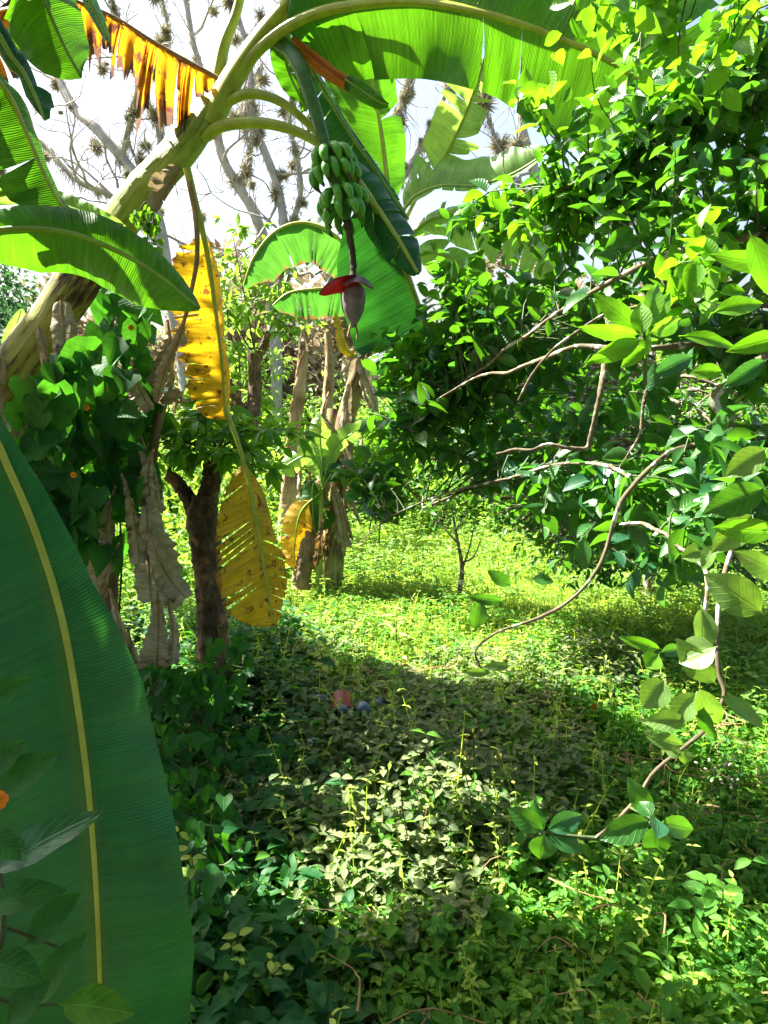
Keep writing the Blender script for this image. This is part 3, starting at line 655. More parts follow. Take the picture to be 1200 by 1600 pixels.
banana_leaf(A, [(540, -60, 2.95), (500, 0, 2.95), (455, 40, 2.98), (448, 100, 3.0), (480, 175, 3.05)], wl=40, wr=25, t0=.1, tears=3, mat='ban', rib='ribdark', label='small pale leaf at the top of the crown')
# bract leaf: orange going green
banana_leaf(A, [(458, 58, 2.9), (490, 88, 2.9), (520, 112, 2.88), (548, 130, 2.87)], wl=9, wr=20, pl=10, pr=10, bl=-60, br=-60, t0=.0, tears=0, mat='orange', rib='orange', ribr=(.008, .006), ripple=.004, prof=[(0, .3), (.4, 1), (1, .8)], N=40, label='orange upper half of the bract leaf')
banana_leaf(A, [(540, 124, 2.87), (560, 138, 2.86), (590, 158, 2.85), (607, 164, 2.85)], wl=12, wr=16, pl=10, pr=10, bl=-60, br=-60, t0=.0, tears=0, mat='ban', rib='ribdark', ribr=(.006, .004), ripple=.004, prof=[(0, .9), (.4, 1.1), (.8, .8), (1, .2)], N=40, label='green tip of the bract leaf')
# scorched dead leaf at the upper left
banana_leaf(A, [(340, 122, 2.92), (300, 100, 2.9), (240, 66, 2.85), (180, 28, 2.8), (120, 2, 2.75), (60, -20, 2.7)], wl=165, wr=7, pl=5, pr=-60, bl=-10, br=-40, hang=.85, t0=.02, tears=20, tear_gap=.30, lenvar=.65, mat='scorch', rib='ribdry', ribr=(.012, .006), ragged=.5, slant=.0, tear_drop=34, ripple=.03,
            prof=[(0, .5), (.1, .8), (.3, .9), (.6, .85), (1, .7)], label='scorched orange leaf hanging in tatters')
banana_leaf(A, [(60, -20, 2.7), (20, 40, 2.7), (-30, 110, 2.7)], wl=60, wr=60, hang=.6, t0=0, tears=7, tear_gap=.5, mat='scorch', rib='ribdry', ragged=.5, tear_drop=20, label='torn brown end of the scorched leaf')
# hanging yellow leaf, two blades
banana_leaf(A, [(292, 262, 2.9), (304, 312, 2.95), (316, 360, 3.05), (326, 410, 3.15), (336, 480, 3.25), (345, 550, 3.3), (350, 610, 3.35), (352, 655, 3.35)], wl=38, wr=84, pl=-35, pr=-4, bl=-70, br=-30, t0=.27, tears=6, tear_gap=.08, mat='yellow', rib='rib', ribr=(.018, .006), slant=.05, ragged=.25, tear_drop=9, ripple=.016,
            prof=[(0, .1), (.05, .6), (.2, .95), (.5, 1), (.8, .85), (.95, .55), (1, .2)], label='long yellow leaf hanging from the crown')
banana_leaf(A, [(352, 640, 3.35), (368, 680, 3.35), (384, 735, 3.35), (398, 800, 3.33), (410, 870, 3.3), (420, 930, 3.3), (426, 978, 3.3)], wl=44, wr=82, pl=-15, pr=-5, bl=-45, br=-15, t0=.26, tears=8, tear_gap=.22, mat='yellow', rib='rib', ribr=(.014, .005), slant=.55, tear_drop=8,
            prof=[(0, .25), (.08, .6), (.25, .85), (.5, 1.1), (.75, .95), (.92, .5), (1, .1)], label='lower yellow blade torn into strips')
# dry leaf with a long stalk
banana_leaf(A, [(296, 285, 2.86), (306, 340, 2.88), (308, 400, 2.9), (300, 450, 2.9), (288, 500, 2.92), (272, 545, 2.95), (256, 580, 2.97), (244, 630, 3.0)], wl=28, wr=24, pl=-10, pr=20, bl=-100, br=-120, t0=.60, tears=6, tear_gap=.4, mat='dead', rib='ribdry', ribr=(.014, .006), hang=.3, ragged=.6, tear_drop=35, label='dry brown leaf on a long bent stalk')

# fruit stalk, bunch, rachis, bud
def inflorescence(A):
    D = 2.9
    m = MB(); tube(m, PP([(430, 62, 2.98), (452, 78, 2.94), (470, 108, D), (485, 150, D), (500, 200, D), (512, 245, D)]), [.035, .030, .026, .024, .022], 12, 40, lobes=3, lobe_amp=.04)
    stk = m.build('fruit_stalk', 'stalk', A)
    m = MB(); ax0 = PP([(512, 234, D), (520, 268, D), (532, 306, D), (542, 345, D), (551, 400, D), (552, 442, D)])
    tube(m, ax0[:4], [.024, .022, .018], 10, 30); bunch = m.build('fruit_bunch', 'stalk', A)
    m = MB(); tube(m, ax0[2:], [.017, .013, .012], 10, 60, rough=.12); m.build('rachis', 'rachis', A)
    A_ = spline(ax0[:4], 40)
    Tt = nz(A_[-1] - A_[0])
    e1 = nz(np.cross(Tt, [0, 1, 0])); e2 = np.cross(Tt, e1)
    g = np.random.default_rng(12)
    for hnd in range(4):
        c = A_[int([0, 8, 22, 30][hnd])]
        nf = [11, 11, 10, 9][hnd]
        for row in range(2):
            for k in range(nf // 2 + (row == 0)):
                span = 5.4
                a = -span / 2 + span * (k + .5 * row) / (nf / 2) + hnd * 1.1 + g.normal(0, .07)
                ro = math.cos(a) * e1 + math.sin(a) * e2
                L = (.092 - .004 * hnd) * g.uniform(.9, 1.08)
                o_, dn = (.060 + .018 * row), 1
                p0 = c + ro * .020 + Tt * .004 * row
                p1 = p0 + ro * .026 + Tt * (.004)
                p2 = p1 + ro * (.026 + .010 * row) + Tt * L * .30
                p3 = p1 + ro * (.030 + .014 * row) + Tt * L * .70
                p4 = p1 + ro * (.018 + .014 * row) + Tt * L * 1.02
                f = MB(); R0 = .0165 * g.uniform(.92, 1.08)
                tube(f, [p0, p1, p2, p3, p4], [.006, .008, R0 * .85, R0 * .98, R0, R0 * .96, R0 * .7, .006, .003], 10, 18, lobes=5, lobe_amp=.035)
                b = f.build('banana', 'fruit', bunch)
    # bud
    m = MB(); tube(m, PP([(552, 440, D), (553, 455, D), (553, 478, D), (553, 500, D), (552, 512, D)]), [.018, .042, .046, .040, .024, .004], 14, 26, lobes=4, lobe_amp=.03)
    bud = m.build('flower_bud', 'bud', A)
    def bract(pts, w, mat, nm, up=0.0, tilt=0.0):
        # cupped petal with thickness: outer purple, inner crimson sheet
        p = spline(PP(pts), 14); T = nz(np.gradient(p, axis=0)); vw = nz(CAMP - p); S = nz(np.cross(T, ZUP)); 
        S = nz(vw - (vw * T).sum(1, keepdims=True) * T); Nn = np.cross(S, T); Nn = np.where(Nn[:, 2:] < 0, -Nn, Nn); S, Nn = S * math.cos(tilt) + Nn * math.sin(tilt), Nn * math.cos(tilt) - S * math.sin(tilt)
        for off, mt, n2 in ((.0, 'bud', 'bract'), (-.004, 'bractin', 'bract_inside')):
            mb = MB(); V = []; W = w * np.sin(np.pi * np.linspace(.12, 1, 14) ** .8) ** .6 + .004
            for i in range(14):
                for j in range(9):
                    a = (j / 8 - .5) * 1.9
                    V.append(p[i] + S[i] * W[i] * math.sin(a) + Nn[i] * (W[i] * .75 * (math.cos(a) - .9) + off))
            ii, jj = np.meshgrid(np.arange(13), np.arange(8), indexing='ij'); q = ii * 9 + jj
            mb.add(V, np.stack([q, q + 1, q + 10, q + 9], -1).reshape(-1, 4), None, .5)
            if n2 == 'bract': o = mb.build(n2, mt, bud)
            else: mb.build(n2, mt, bud)
    bract([(556, 437, D - .02), (538, 438, D - .05), (519, 444, D - .06), (498, 459, D - .06)], .055, 'bud', 'bract', tilt=.6)
    bract([(540, 438, D - .03), (556, 432, D - .06), (570, 436, D - .06), (584, 450, D - .05)], .050, 'bud', 'bract', tilt=-.15)
    for q in ([(548, 508, D), (545, 518, D), (543, 526, D)], [(556, 508, D), (558, 520, D), (557, 530, D)]):
        m = MB(); tube(m, PP(q), [.005, .003], 6, 8); m.build('dry_floret', 'ribdry', bud)
inflorescence(A)

# --- plant B: banana clump in the centre
rb_ = G(500, 935)
B = thing('banana_plant', 'banana clump in the centre with leaning stems and several big leaves', 'banana plant', rb_)
DB = float(rb_[1]) + .1
def dB(l): return [(a, b, DB + c) for a, b, c in l]
stem(B, dB([(512, 945, 0), (520, 860, 0), (527, 760, 0), (536, 680, 0), (556, 600, 0), (578, 520, -.05), (592, 470, -.1)]), [.11, .09, .08, .075, .07, .06, .045], 'stemtan', rough=.05, n=90)
stem(B, dB([(482, 935, .1), (492, 860, .12), (505, 780, .15), (515, 700, .2), (520, 640, .25)]), [.09, .07, .06, .05, .04], 'stemtan', rough=.06)
stem(B, dB([(470, 920, -.15), (478, 860, -.15), (487, 810, -.12), (490, 780, -.1)]), [.07, .06, .05, .03], 'sheath', rough=.1)
stem(B, dB([(575, 545, -.05), (588, 490, -.1), (598, 440, -.12)]), [.06, .055, .03], 'stemgreen', name='upper_stem')
for q in ([(545, 600), (540, 650), (535, 700)], [(560, 560), (580, 610), (592, 660)], [(530, 680), (548, 740), (545, 800)], [(520, 760), (535, 820), (538, 870)], [(565, 530), (545, 570), (540, 600)], [(500, 800), (480, 850), (470, 900)], [(515, 720), (505, 780), (510, 830)], [(525, 830), (545, 850), (548, 855)]):
    flap(B, [(a, b, DB - .12) for a, b in q], 15, 15, 'dead', hang=.1, ragged=.4)
for k_ in range(16):
    x_ = rng.uniform(475, 575); y_ = 500 + (575 - x_) * 1.6 + rng.uniform(0, 190); l_ = rng.uniform(60, 130); d_ = rng.uniform(-.25, .1)
    banana_leaf(B, dB([(x_, y_, d_), (x_ + rng.uniform(-14, 8), y_ + l_ * .5, d_ - .03), (x_ + rng.uniform(-18, 12), y_ + l_, d_)]), wl=rng.uniform(7, 15), wr=rng.uniform(7, 15), pl=rng.uniform(-40, 20), pr=rng.uniform(-20, 40), bl=-80, br=-70, t0=0, tears=2, tear_gap=.15, tear_drop=20,
                mat='dead' if k_ % 3 else 'sheathleaf', rib='ribdry', ribr=(.008, .004), name='dry_leaf', N=36, ragged=.4, ripple=.03, slant=.5, prof=[(0, .2), (.4, .7), (.8, 1), (1, .4)], Mc=5)
banana_leaf(B, dB([(596, 470, 0), (606, 380, .1), (604, 290, .15), (597, 220, .1), (586, 150, .0), (574, 95, -.1), (556, 40, -.3)]), wl=95, wr=46, pl=5, pr=-10, bl=-25, br=-35, t0=.36, tears=1, mat='ban', rib='rib', ribr=(.03, .01), slant=.5, label='upright backlit leaf')
banana_leaf(B, dB([(600, 450, 0), (640, 330, -.1), (690, 255, -.2), (722, 190, -.3), (745, 130, -.4), (756, 90, -.45)]), wl=52, wr=44, pl=10, pr=20, bl=-40, br=40, t0=.38, tears=8, tear_gap=.5, mat='banpale', rib='rib', ribr=(.022, .008), slant=.3, tear_drop=34, label='upright leaf torn into zigzag segments')
banana_leaf(B, dB([(600, 450, 0), (630, 330, -.2), (680, 292, -.4), (740, 290, -.5), (800, 272, -.6), (860, 235, -.7)]), wl=60, wr=20, pl=-15, pr=50, bl=-50, br=50, t0=.33, tears=6, tear_gap=.2, mat='banpale', rib='ribdark', ribr=(.022, .008), label='nearly level leaf lit pale from above', tear_drop=12)
banana_leaf(B, dB([(602, 450, 0), (650, 360, -.2), (710, 335, -.3), (770, 345, -.4), (830, 385, -.5), (880, 440, -.6)]), wl=42, wr=62, pl=-40, pr=-10, bl=-40, br=-40, t0=.22, tears=9, tear_gap=.25, mat='banpale', rib='ribdark', ribr=(.022, .008), label='pale striped leaf arching right', tear_drop=14)
banana_leaf(B, dB([(600, 450, 0), (650, 400, -.2), (700, 400, -.3), (750, 440, -.4), (790, 520, -.5)]), wl=40, wr=66, pl=-30, pr=-10, bl=-40, br=-20, t0=.2, tears=6, mat='banpale', rib='ribdark', ribr=(.02, .008), label='lower leaf arching right into the lime tree')
banana_leaf(B, dB([(590, 490, -.1), (572, 440, -.2), (540, 385, -.3), (505, 356, -.4), (465, 348, -.4), (425, 365, -.4), (395, 405, -.4), (380, 448, -.4)]), wl=60, wr=10, pl=-10, pr=-40, bl=-30, br=-70, hang=.35, t0=.2, tears=6, tear_gap=.08, mat='banedge', rib='rib', ribr=(.022, .007), slant=-.1, tear_drop=5, label='arched blue green leaf with a scorched brown margin',
            prof=[(0, .2), (.1, .8), (.3, 1.0), (.6, 1.1), (.85, .8), (1, .1)])
banana_leaf(B, dB([(586, 500, 0), (560, 470, -.1), (525, 452, -.15), (485, 452, -.2), (450, 458, -.2), (425, 478, -.2)]), wl=48, wr=6, pl=-10, pr=-40, bl=-30, br=-60, hang=.45, t0=.2, tears=6, tear_gap=.12, mat='banedge', rib='rib', ribr=(.018, .006), slant=0, tear_drop=7, label='smaller drooping leaf with yellow brown edge')
banana_leaf(B, dB([(592, 490, .1), (570, 440, .1), (545, 400, .1), (510, 370, .2), (480, 345, .3)]), wl=60, wr=50, pl=-10, pr=-10, bl=-20, br=-20, t0=.1, tears=3, mat='banshade', rib='ribdark', label='dark leaf behind the flower bud')
banana_leaf(B, dB([(596, 490, .1), (620, 520, -.1), (645, 570, -.2), (655, 640, -.2), (650, 700, -.2)]), wl=50, wr=45, pl=-10, pr=-10, bl=-20, br=-20, t0=.1, tears=5, mat='banshade', rib='ribdark', label='hanging leaf right of the crown')
banana_leaf(B, dB([(560, 560, -.1), (535, 540, -.2), (528, 510, -.2), (524, 490, -.2)]), wl=9, wr=9, t0=.0, tears=2, mat='yellow', rib='rib', ribr=(.01, .005), N=40, label='small upright yellow leaf scrap')

# --- rotten stumps of old banana stems
def rotten(label, pts, radii, seed):
    q = PP(pts); b = q[0].copy(); b[2] = 0
    t = thing('banana_stump', label, 'stump', b, 'rotten banana stumps')
    m = MB(); tube(m, np.vstack([[b], q]), radii, 16, 50, rough=.10, lobes=5, lobe_amp=.10); m.build('core', 'deadstem', t)
    g = np.random.default_rng(seed); top = q[-1]; m = MB()
    for k in range(26):
        a = g.uniform(0, 6.28); r = radii[-1] * .9; s = g.uniform(.1, .9); i = int(s * (len(q) - 1)); c = q[i] * (1 - .0) + (q[min(i + 1, len(q) - 1)] - q[i]) * g.uniform()
        p0 = c + [r * math.cos(a), r * math.sin(a), 0]; L = g.uniform(.12, .3)
        cloud(m, [p0], [[math.cos(a) * .15, math.sin(a) * .15, g.choice([1, -1])]], [[math.cos(a), math.sin(a), .1]], L, g.uniform(.02, .05), T_BLADE)
    m.build('fibre_strips', 'dead', t); return t
rotten('tall pale fibrous stump left of the banana clump', [(448, 830, 6.6), (452, 760, 6.6), (458, 690, 6.6), (468, 610, 6.6), (474, 548, 6.6)], [.085, .075, .065, .058, .05, .035], 1)
rotten('thin pale stump just behind the leaning banana stem', [(515, 800, 6.9), (514, 720, 6.9), (512, 640, 6.9), (515, 570, 6.9), (512, 520, 6.9)], [.06, .055, .05, .045, .03], 2)

# --- sucker
rs = G(492, 925); ds = float(rs[1]) - .25
S_ = thing('banana_sucker', 'young banana sucker with bright leaves in front of the clump', 'banana plant', (rs[0], rs[1] - .25, 0))
stem(S_, [(497, 940, ds), (500, 860, ds), (502, 790, ds), (503, 740, ds)], [.03, .022, .018, .012], 'stemgreen')
for q, wl_, wr_, mt in (([(503, 750), (503, 720), (500, 680), (502, 640)], 15, 17, 'banpale'), ([(503, 760), (497, 725), (478, 712), (455, 722), (436, 738)], 22, 18, 'banpale'),
                        ([(503, 765), (520, 740), (545, 742), (562, 765)], 14, 16, 'banshade'), ([(502, 770), (490, 755), (488, 790), (492, 835)], 30, 26, 'ban'), ([(503, 760), (520, 705), (545, 680), (575, 665)], 14, 12, 'banpale'),
                        ([(500, 770), (470, 800), (460, 850), (462, 890)], 20, 20, 'yellow')):
    banana_leaf(S_, [(a, b, ds - .02) for a, b in q], wl=wl_ * 1.3, wr=wr_ * 1.3, pl=-5, pr=-15, bl=-25, br=-25, t0=.12, tears=1, mat=mt, rib='ribdark', ribr=(.009, .003), N=50)

# --- plant C: near plant at the left edge, with the giant leaf
C = thing('banana_plant', 'near banana plant at the left edge whose giant leaf fills the lower left', 'banana plant', (-1.62, 1.5, 0))
stem(C, [(-1.62, 1.5, 0), (-1.6, 1.52, .8), (-1.5, 1.55, 1.5), (-1.42, 1.58, 1.9)], [.12, .10, .08, .055], world=True)
banana_leaf(C, [(-420, 560, 1.5), (-180, 560, 1.42), (-40, 640, 1.36), (20, 745, 1.33), (66, 860, 1.31), (100, 980, 1.30), (124, 1120, 1.29), (140, 1250, 1.28), (150, 1380, 1.27), (155, 1490, 1.27), (158, 1600, 1.28), (158, 1720, 1.3)],
            wl=158, wr=330, pl=12, pr=-8, bl=-34, br=-18, t0=.26, tears=0, mat='bangiant', rib='rib', ribr=(.0105, .0035), N=200, slant=.35, ripple=.010, Mc=16,
            prof=[(0, .0), (.11, .13), (.225, .26), (.337, .38), (.463, .70), (.58, .80), (.697, .88), (.795, 1), (.893, .93), (1, .4)], profr=[(0, .0), (.05, .3), (.2, .7), (.5, 1.0), (.8, 1.0), (1, .3)], label='giant dark green leaf with a bright midrib')
DC = 1.95
banana_leaf(C, [(-220, 300, 1.65), (-60, -40, 1.7), (30, -60, DC), (68, 0, DC), (92, 55, DC), (112, 95, DC), (128, 122, DC)], wl=68, wr=100, pl=-10, pr=-15, bl=-35, br=-20, t0=.3, tears=1, mat='ban', rib='ribdark', ribr=(.014, .004), label='backlit leaf in the top left corner',
            prof=[(0, .5), (.2, 1), (.5, 1), (.75, .85), (.92, .5), (1, .1)])
banana_leaf(C, [(-240, 320, 1.6), (-80, 90, 1.75), (0, 130, 1.8), (38, 200, 1.8), (66, 265, 1.8), (92, 315, 1.8), (118, 342, 1.8)], wl=52, wr=85, pl=-38, pr=-5, bl=-60, br=-20, t0=.35, tears=2, mat='ban', rib='rib', ribr=(.014, .004), label='backlit leaf with fine ribs at the left edge')
banana_leaf(C, [(-240, 420, 1.5), (-120, 380, 1.6), (-20, 362, 1.65), (60, 358, 1.68), (130, 370, 1.7), (200, 400, 1.72), (255, 435, 1.73), (312, 482, 1.75)], wl=48, wr=90, pl=-12, pr=-8, bl=-40, br=-50, t0=.3, tears=0, mat='ban', rib='ribdark', ribr=(.014, .003), label='dark leaf pointing right across the leaning stem',
            prof=[(0, .5), (.2, 1), (.5, 1.0), (.7, .85), (.85, .55), (.95, .25), (1, .04)])
banana_leaf(C, [(-240, 430, 1.7), (-100, 330, 1.9), (20, 300, 2.0), (90, 318, 2.0), (150, 340, 2.0), (196, 352, 2.0)], wl=22, wr=20, t0=.4, tears=0, mat='banpale', rib='ribdark', label='narrow pale leaf behind the dark one')
banana_leaf(C, [(-240, 300, 1.6), (-60, 30, 1.65), (20, 90, 1.7), (55, 150, 1.7), (70, 190, 1.7)], wl=50, wr=50, pl=-20, pr=-40, bl=-50, br=-40, t0=.35, tears=1, mat='banshade', rib='ribdark', label='dark folded leaf between the two backlit ones')
banana_leaf(C, [(-240, 300, 1.55), (-60, -120, 1.6), (60, -90, 1.65), (120, -30, 1.66), (150, 20, 1.67), (170, 65, 1.68)], wl=30, wr=40, pl=-30, pr=-40, bl=-50, br=-40, t0=.35, tears=0, mat='banshade', rib='ribdark', label='blue green leaf edge at the top left')

banana_leaf(C, [(-1.42, 1.58, 1.9), (-1.4, 1.7, 2.5), (-1.2, 1.9, 2.74), (-.96, 2.2, 2.74)], wl=.16, wr=.16, pl=-10, pr=-10, bl=-20, br=-20, t0=.3, tears=3, world=True, mat='banshade', rib='rib', refn=(.3, -.2, 1), label='unseen leaf added above the left plant to shade the leaf below')  # added out of view to shade the dark leaf beneath it
# --- small banana behind, left edge
rq = G(-20, 950)
Q = thing('banana_plant', 'pale upright banana leaf and stem behind the leaning trunk at the far left', 'banana plant', rq)
stem(Q, [(-20, 960, 5.6), (-10, 850, 5.6), (0, 720, 5.6), (8, 640, 5.6)], [.08, .07, .06, .04])
banana_leaf(Q, [(8, 650, 5.6), (14, 590, 5.6), (20, 530, 5.55), (34, 482, 5.5)], wl=16, wr=22, t0=.1, tears=0, mat='banpale', rib='rib')
banana_leaf(Q, [(8, 650, 5.6), (60, 600, 5.5), (110, 590, 5.4), (160, 620, 5.3)], wl=28, wr=34, t0=.15, tears=3, mat='banpale', rib='rib')

# --- withered banana plant (post for the vine) with hanging dead leaves
rw = G(170, 1090)
Wt = thing('withered_banana_plant', 'withered plant with grey brown leaves hanging left of the forked trunk', 'dead plant', rw)
DW = 3.25
stem(Wt, [(172, 1110, 3.9), (168, 960, 3.7), (165, 820, 3.65), (160, 700, 3.6), (158, 600, 3.55), (166, 510, 3.55), (185, 450, 3.55)], [.07, .06, .05, .045, .04, .035, .03], 'sheath', rough=.08)
stem(Wt, [(240, 1090, 3.7), (245, 940, 3.6), (235, 800, 3.5), (240, 700, 3.4), (262, 590, 3.4), (262, 540, 3.4)], [.03, .028, .025, .022, .02], 'sheath', rough=.1)
for q, a, b, tr in (([(205, 640), (222, 690), (240, 740), (248, 800)], 34, 22, 3), ([(228, 760), (230, 820), (232, 880), (236, 940)], 86, 30, 1), ([(232, 790), (240, 850), (262, 900), (290, 935)], 26, 26, 1), ([(166, 820), (168, 870), (166, 920), (160, 935)], 14, 82, 1),
                    ([(172, 920), (186, 975), (200, 1030), (208, 1075)], 38, 26, 2), ([(246, 925), (248, 975), (246, 1020), (244, 1065)], 46, 44, 2), ([(262, 940), (270, 985), (268, 1035)], 26, 14, 2), ([(240, 700), (232, 740), (236, 790)], 26, 30, 3),
                    ([(190, 740), (205, 790), (215, 845), (218, 880)], 20, 26, 3), ([(185, 850), (165, 900), (140, 960), (130, 990)], 24, 26, 1), ([(262, 500), (268, 550), (258, 600)], 44, 46, 3), ([(240, 600), (250, 625), (285, 620)], 18, 20, 2), ([(205, 560), (215, 600), (235, 640)], 22, 36, 2), ([(200, 980), (210, 1040), (225, 1085)], 34, 34, 2), ([(180, 760), (170, 800), (165, 850)], 24, 18, 2)):
    banana_leaf(Wt, [(x, y, DW + rng.uniform(-.06, .06)) for x, y in q], wl=a, wr=b, pl=rng.uniform(-40, 10), pr=rng.uniform(-10, 40), bl=-70, br=-60, hang=0, t0=0, tears=tr, tear_gap=.08, tear_drop=16, mat='dead', rib='ribdry', ribr=(.007, .003), N=44, ragged=.3, ripple=.03, slant=.45, prof=[(0, .08), (.25, .35), (.5, .7), (.8, 1), (.92, .9), (1, .55)], Mc=8)


# ------------------------------------------------------------------ VINE with orange flowers on the left
def flower(parent, pos, r=.011, mt='flower'):
    m = MB(); v = nz(CAMP - pos); a0 = nz(np.cross(v, ZUP)); b0 = np.cross(v, a0)
    a = np.arange(5) * 2 * np.pi / 5 + rng.uniform(0, 1)
    ax = np.cos(a)[:, None] * a0 + np.sin(a)[:, None] * b0
    cloud(m, np.repeat(pos[None], 5, 0) + ax * r * .1, nz(ax + v * .15), np.repeat(v[None], 5, 0), r, r * 1.05, tpl([(0, .15), (.35, .45), (.75, .52), (1, .30)], 2, .1, .15))
    o = m.build('flower', mt, parent)
    c = MB(); tube(c, [pos - v * .004, pos + v * .004], [r * .18, r * .16], 8, 4); c.build('flower_eye', 'flowerc', o if parent is not None else None)
    return o
def vine(name, label, root, stems, blobs, L, mat, seed, flowers=(), T=T_HEART, group=None, cat='vine'):
    g = np.random.default_rng(seed); t = thing(name, label, cat, root, group)
    m = MB()
    for s in stems: tube(m, PP(s), [.006, .003], 5, 40, rough=.05, cap=False)
    lf = MB()
    for (cx, cyy, rx, ry, d0, d1, n) in blobs:
        k = n
        a = g.uniform(0, 6.28, k); q = np.sqrt(g.uniform(0, 1, k))
        x = cx + rx * q * np.cos(a); y = cyy + ry * q * np.sin(a); d = g.uniform(d0, d1, k)
        p = np.array([P(*z) for z in zip(x, y, d)]); p[:, 2] = np.maximum(p[:, 2], .05)
        v = nz(CAMP - p)
        ax = nz(g.normal(0, .45, (k, 3)) + [0, 0, -.9] + v * .1); nr = nz(v * g.uniform(.2, 1, (k, 1)) + [-.2, 0, .45] + g.normal(0, .35, (k, 3)))
        cloud(lf, p, ax, nr, g.uniform(.55, 1.25, k) * L, g.uniform(.75, .95, k) * L, T)
        for i in range(0, k, 3):
            j = g.integers(0, k)
            if np.linalg.norm(p[i] - p[j]) < .5: tube(m, [p[i], (p[i] + p[j]) / 2 + [0, 0, -.04], p[j]], [.002, .002], 3, 8, cap=False)
    m.build('stems', 'twig', t); lf.build('foliage', mat, t)
    for f in flowers: flower(t, P(*f))
    return t
vine('flowering_vine', 'dark leaved vine with orange flowers climbing the withered stem at left', G(150, 1060),
     [[(150, 1050, 3.8), (140, 900, 3.6), (150, 750, 3.5), (165, 600, 3.45), (190, 460, 3.45)], [(180, 1040, 3.8), (190, 850, 3.5), (170, 700, 3.4), (200, 560, 3.4), (215, 470, 3.4)], [(60, 800, 3.3), (90, 700, 3.3), (150, 600, 3.3)]],
     [(190, 500, 45, 60, 3.2, 3.65, 34), (185, 610, 55, 70, 3.15, 3.65, 64), (90, 700, 75, 70, 3.1, 3.6, 84), (180, 720, 45, 60, 3.2, 3.6, 40), (90, 790, 70, 55, 3.1, 3.5, 56), (150, 830, 50, 40, 3.2, 3.65, 26), (130, 590, 40, 50, 3.3, 3.6, 20), (235, 650, 30, 40, 3.35, 3.6, 12), (50, 640, 40, 40, 3.2, 3.65, 24), (60, 650, 60, 60, 2.75, 2.9, 22), (110, 560, 30, 40, 2.85, 2.95, 8)],
     .125, 'vine', 31, [(142, 553, 3.1), (135, 637, 3.1), (115, 742, 3.0), (205, 512, 3.15), (84, 690, 3.05)])
vine('leafy_vine', 'pale green small leaved sprig growing at the bend of the leaning banana stem', P(230, 345, 2.85),
     [[(225, 345, 2.88), (222, 325, 2.86), (228, 315, 2.85)]], [(228, 335, 24, 18, 2.82, 2.88, 26), (238, 365, 12, 25, 2.85, 2.9, 16)], .035, 'herb', 33, T=T_OVAL)
vine('creeper', 'heart leaved creeper piled at the foot of the forked trunk', G(290, 1180),
     [[(250, 1150, 3.2), (270, 1100, 3.2), (300, 1090, 3.2)]],
     [(250, 1070, 45, 35, 2.9, 3.3, 60), (300, 1110, 60, 60, 3.0, 3.5, 90), (350, 1040, 45, 55, 3.2, 3.6, 60), (270, 1180, 70, 50, 2.7, 3.1, 90), (300, 1260, 60, 60, 2.4, 2.8, 70), (330, 1340, 60, 60, 2.2, 2.6, 60), (400, 1190, 60, 50, 2.9, 3.3, 60), (340, 1450, 70, 80, 2.0, 2.3, 60)],
     .055, 'vine', 34, T=T_HEART)

# ------------------------------------------------------------------ NEAR LIME TREE (right)
LT = thing('lime_tree', 'near lime tree filling the right side with glossy leaves', 'tree', (1.75, 2.1, 0))
BR = []; RB = []
def branch(pts, r0, r1, name='branch', world=False, n=44):
    p0 = spline(np.array(pts) if world else PP(pts), 2 * len(pts)); p0[1:-1] += rng.normal(0, .003 if name != 'trunk' else .012, p0[1:-1].shape)
    k_ = .62 if name != 'trunk' else 1.0
    m = MB(); pp, rr = tube(m, p0, [r0 * k_, r1 * k_], 10, n * 3, rough=.11); m.build(name, 'citbark', LT); BR.append(pp); RB.append(rr); return pp
branch([(1.75, 2.1, 0), (1.72, 2.1, .5), (1.6, 2.05, .95), (1.45, 2.0, 1.35), (1.38, 1.98, 1.7), (1.3, 2.0, 2.1), (1.2, 2.1, 2.6), (1.1, 2.2, 3.1)], .075, .03, 'trunk', True)
branch([(1430, 690, 2.0), (1300, 690, 1.95), (1190, 690, 1.9), (1120, 690, 1.85), (1050, 708, 1.85), (1000, 745, 1.85), (965, 800, 1.85), (940, 880, 1.85), (890, 935, 1.85), (830, 970, 1.85), (765, 990, 1.85), (742, 1015, 1.85), (757, 1055, 1.85)], .016, .004)
branch([(1340, 470, 2.0), (1240, 500, 1.95), (1190, 560, 1.9), (1140, 600, 1.88), (1112, 618, 1.88), (1130, 655, 1.87), (1155, 686, 1.86)], .022, .016)
branch([(1400, 380, 2.0), (1200, 370, 1.95), (1060, 395, 1.9), (985, 425, 2.0), (920, 460, 2.1), (850, 505, 2.3), (775, 560, 2.5), (700, 620, 2.7)], .018, .006)
branch([(1340, 560, 2.0), (1200, 540, 2.1), (1090, 540, 1.9), (1000, 545, 1.85), (930, 540, 2.0), (880, 545, 2.1), (800, 580, 2.3), (740, 590, 2.5), (665, 640, 2.7), (640, 680, 2.8)], .015, .005)
branch([(1300, 480, 2.0), (1150, 480, 1.9), (1050, 478, 1.85), (960, 485, 1.85), (900, 520, 1.85), (850, 560, 1.85), (810, 625, 1.9)], .012, .004)
branch([(945, 560, 1.9), (938, 610, 1.85), (925, 660, 1.85), (915, 700, 1.85), (850, 698, 1.85), (776, 710, 1.9)], .011, .006)
branch([(1010, 610, 2.0), (1000, 680, 2.0), (970, 730, 2.05), (950, 760, 2.1)], .008, .004)
branch([(985, 745, 1.95), (900, 720, 2.2), (800, 745, 2.5), (700, 770, 2.7), (620, 800, 2.8), (560, 850, 2.8)], .010, .003)
branch([(970, 820, 1.85), (1020, 825, 1.7), (1070, 860, 1.5), (1100, 890, 1.35), (1105, 940, 1.3), (1095, 990, 1.3)], .008, .005)
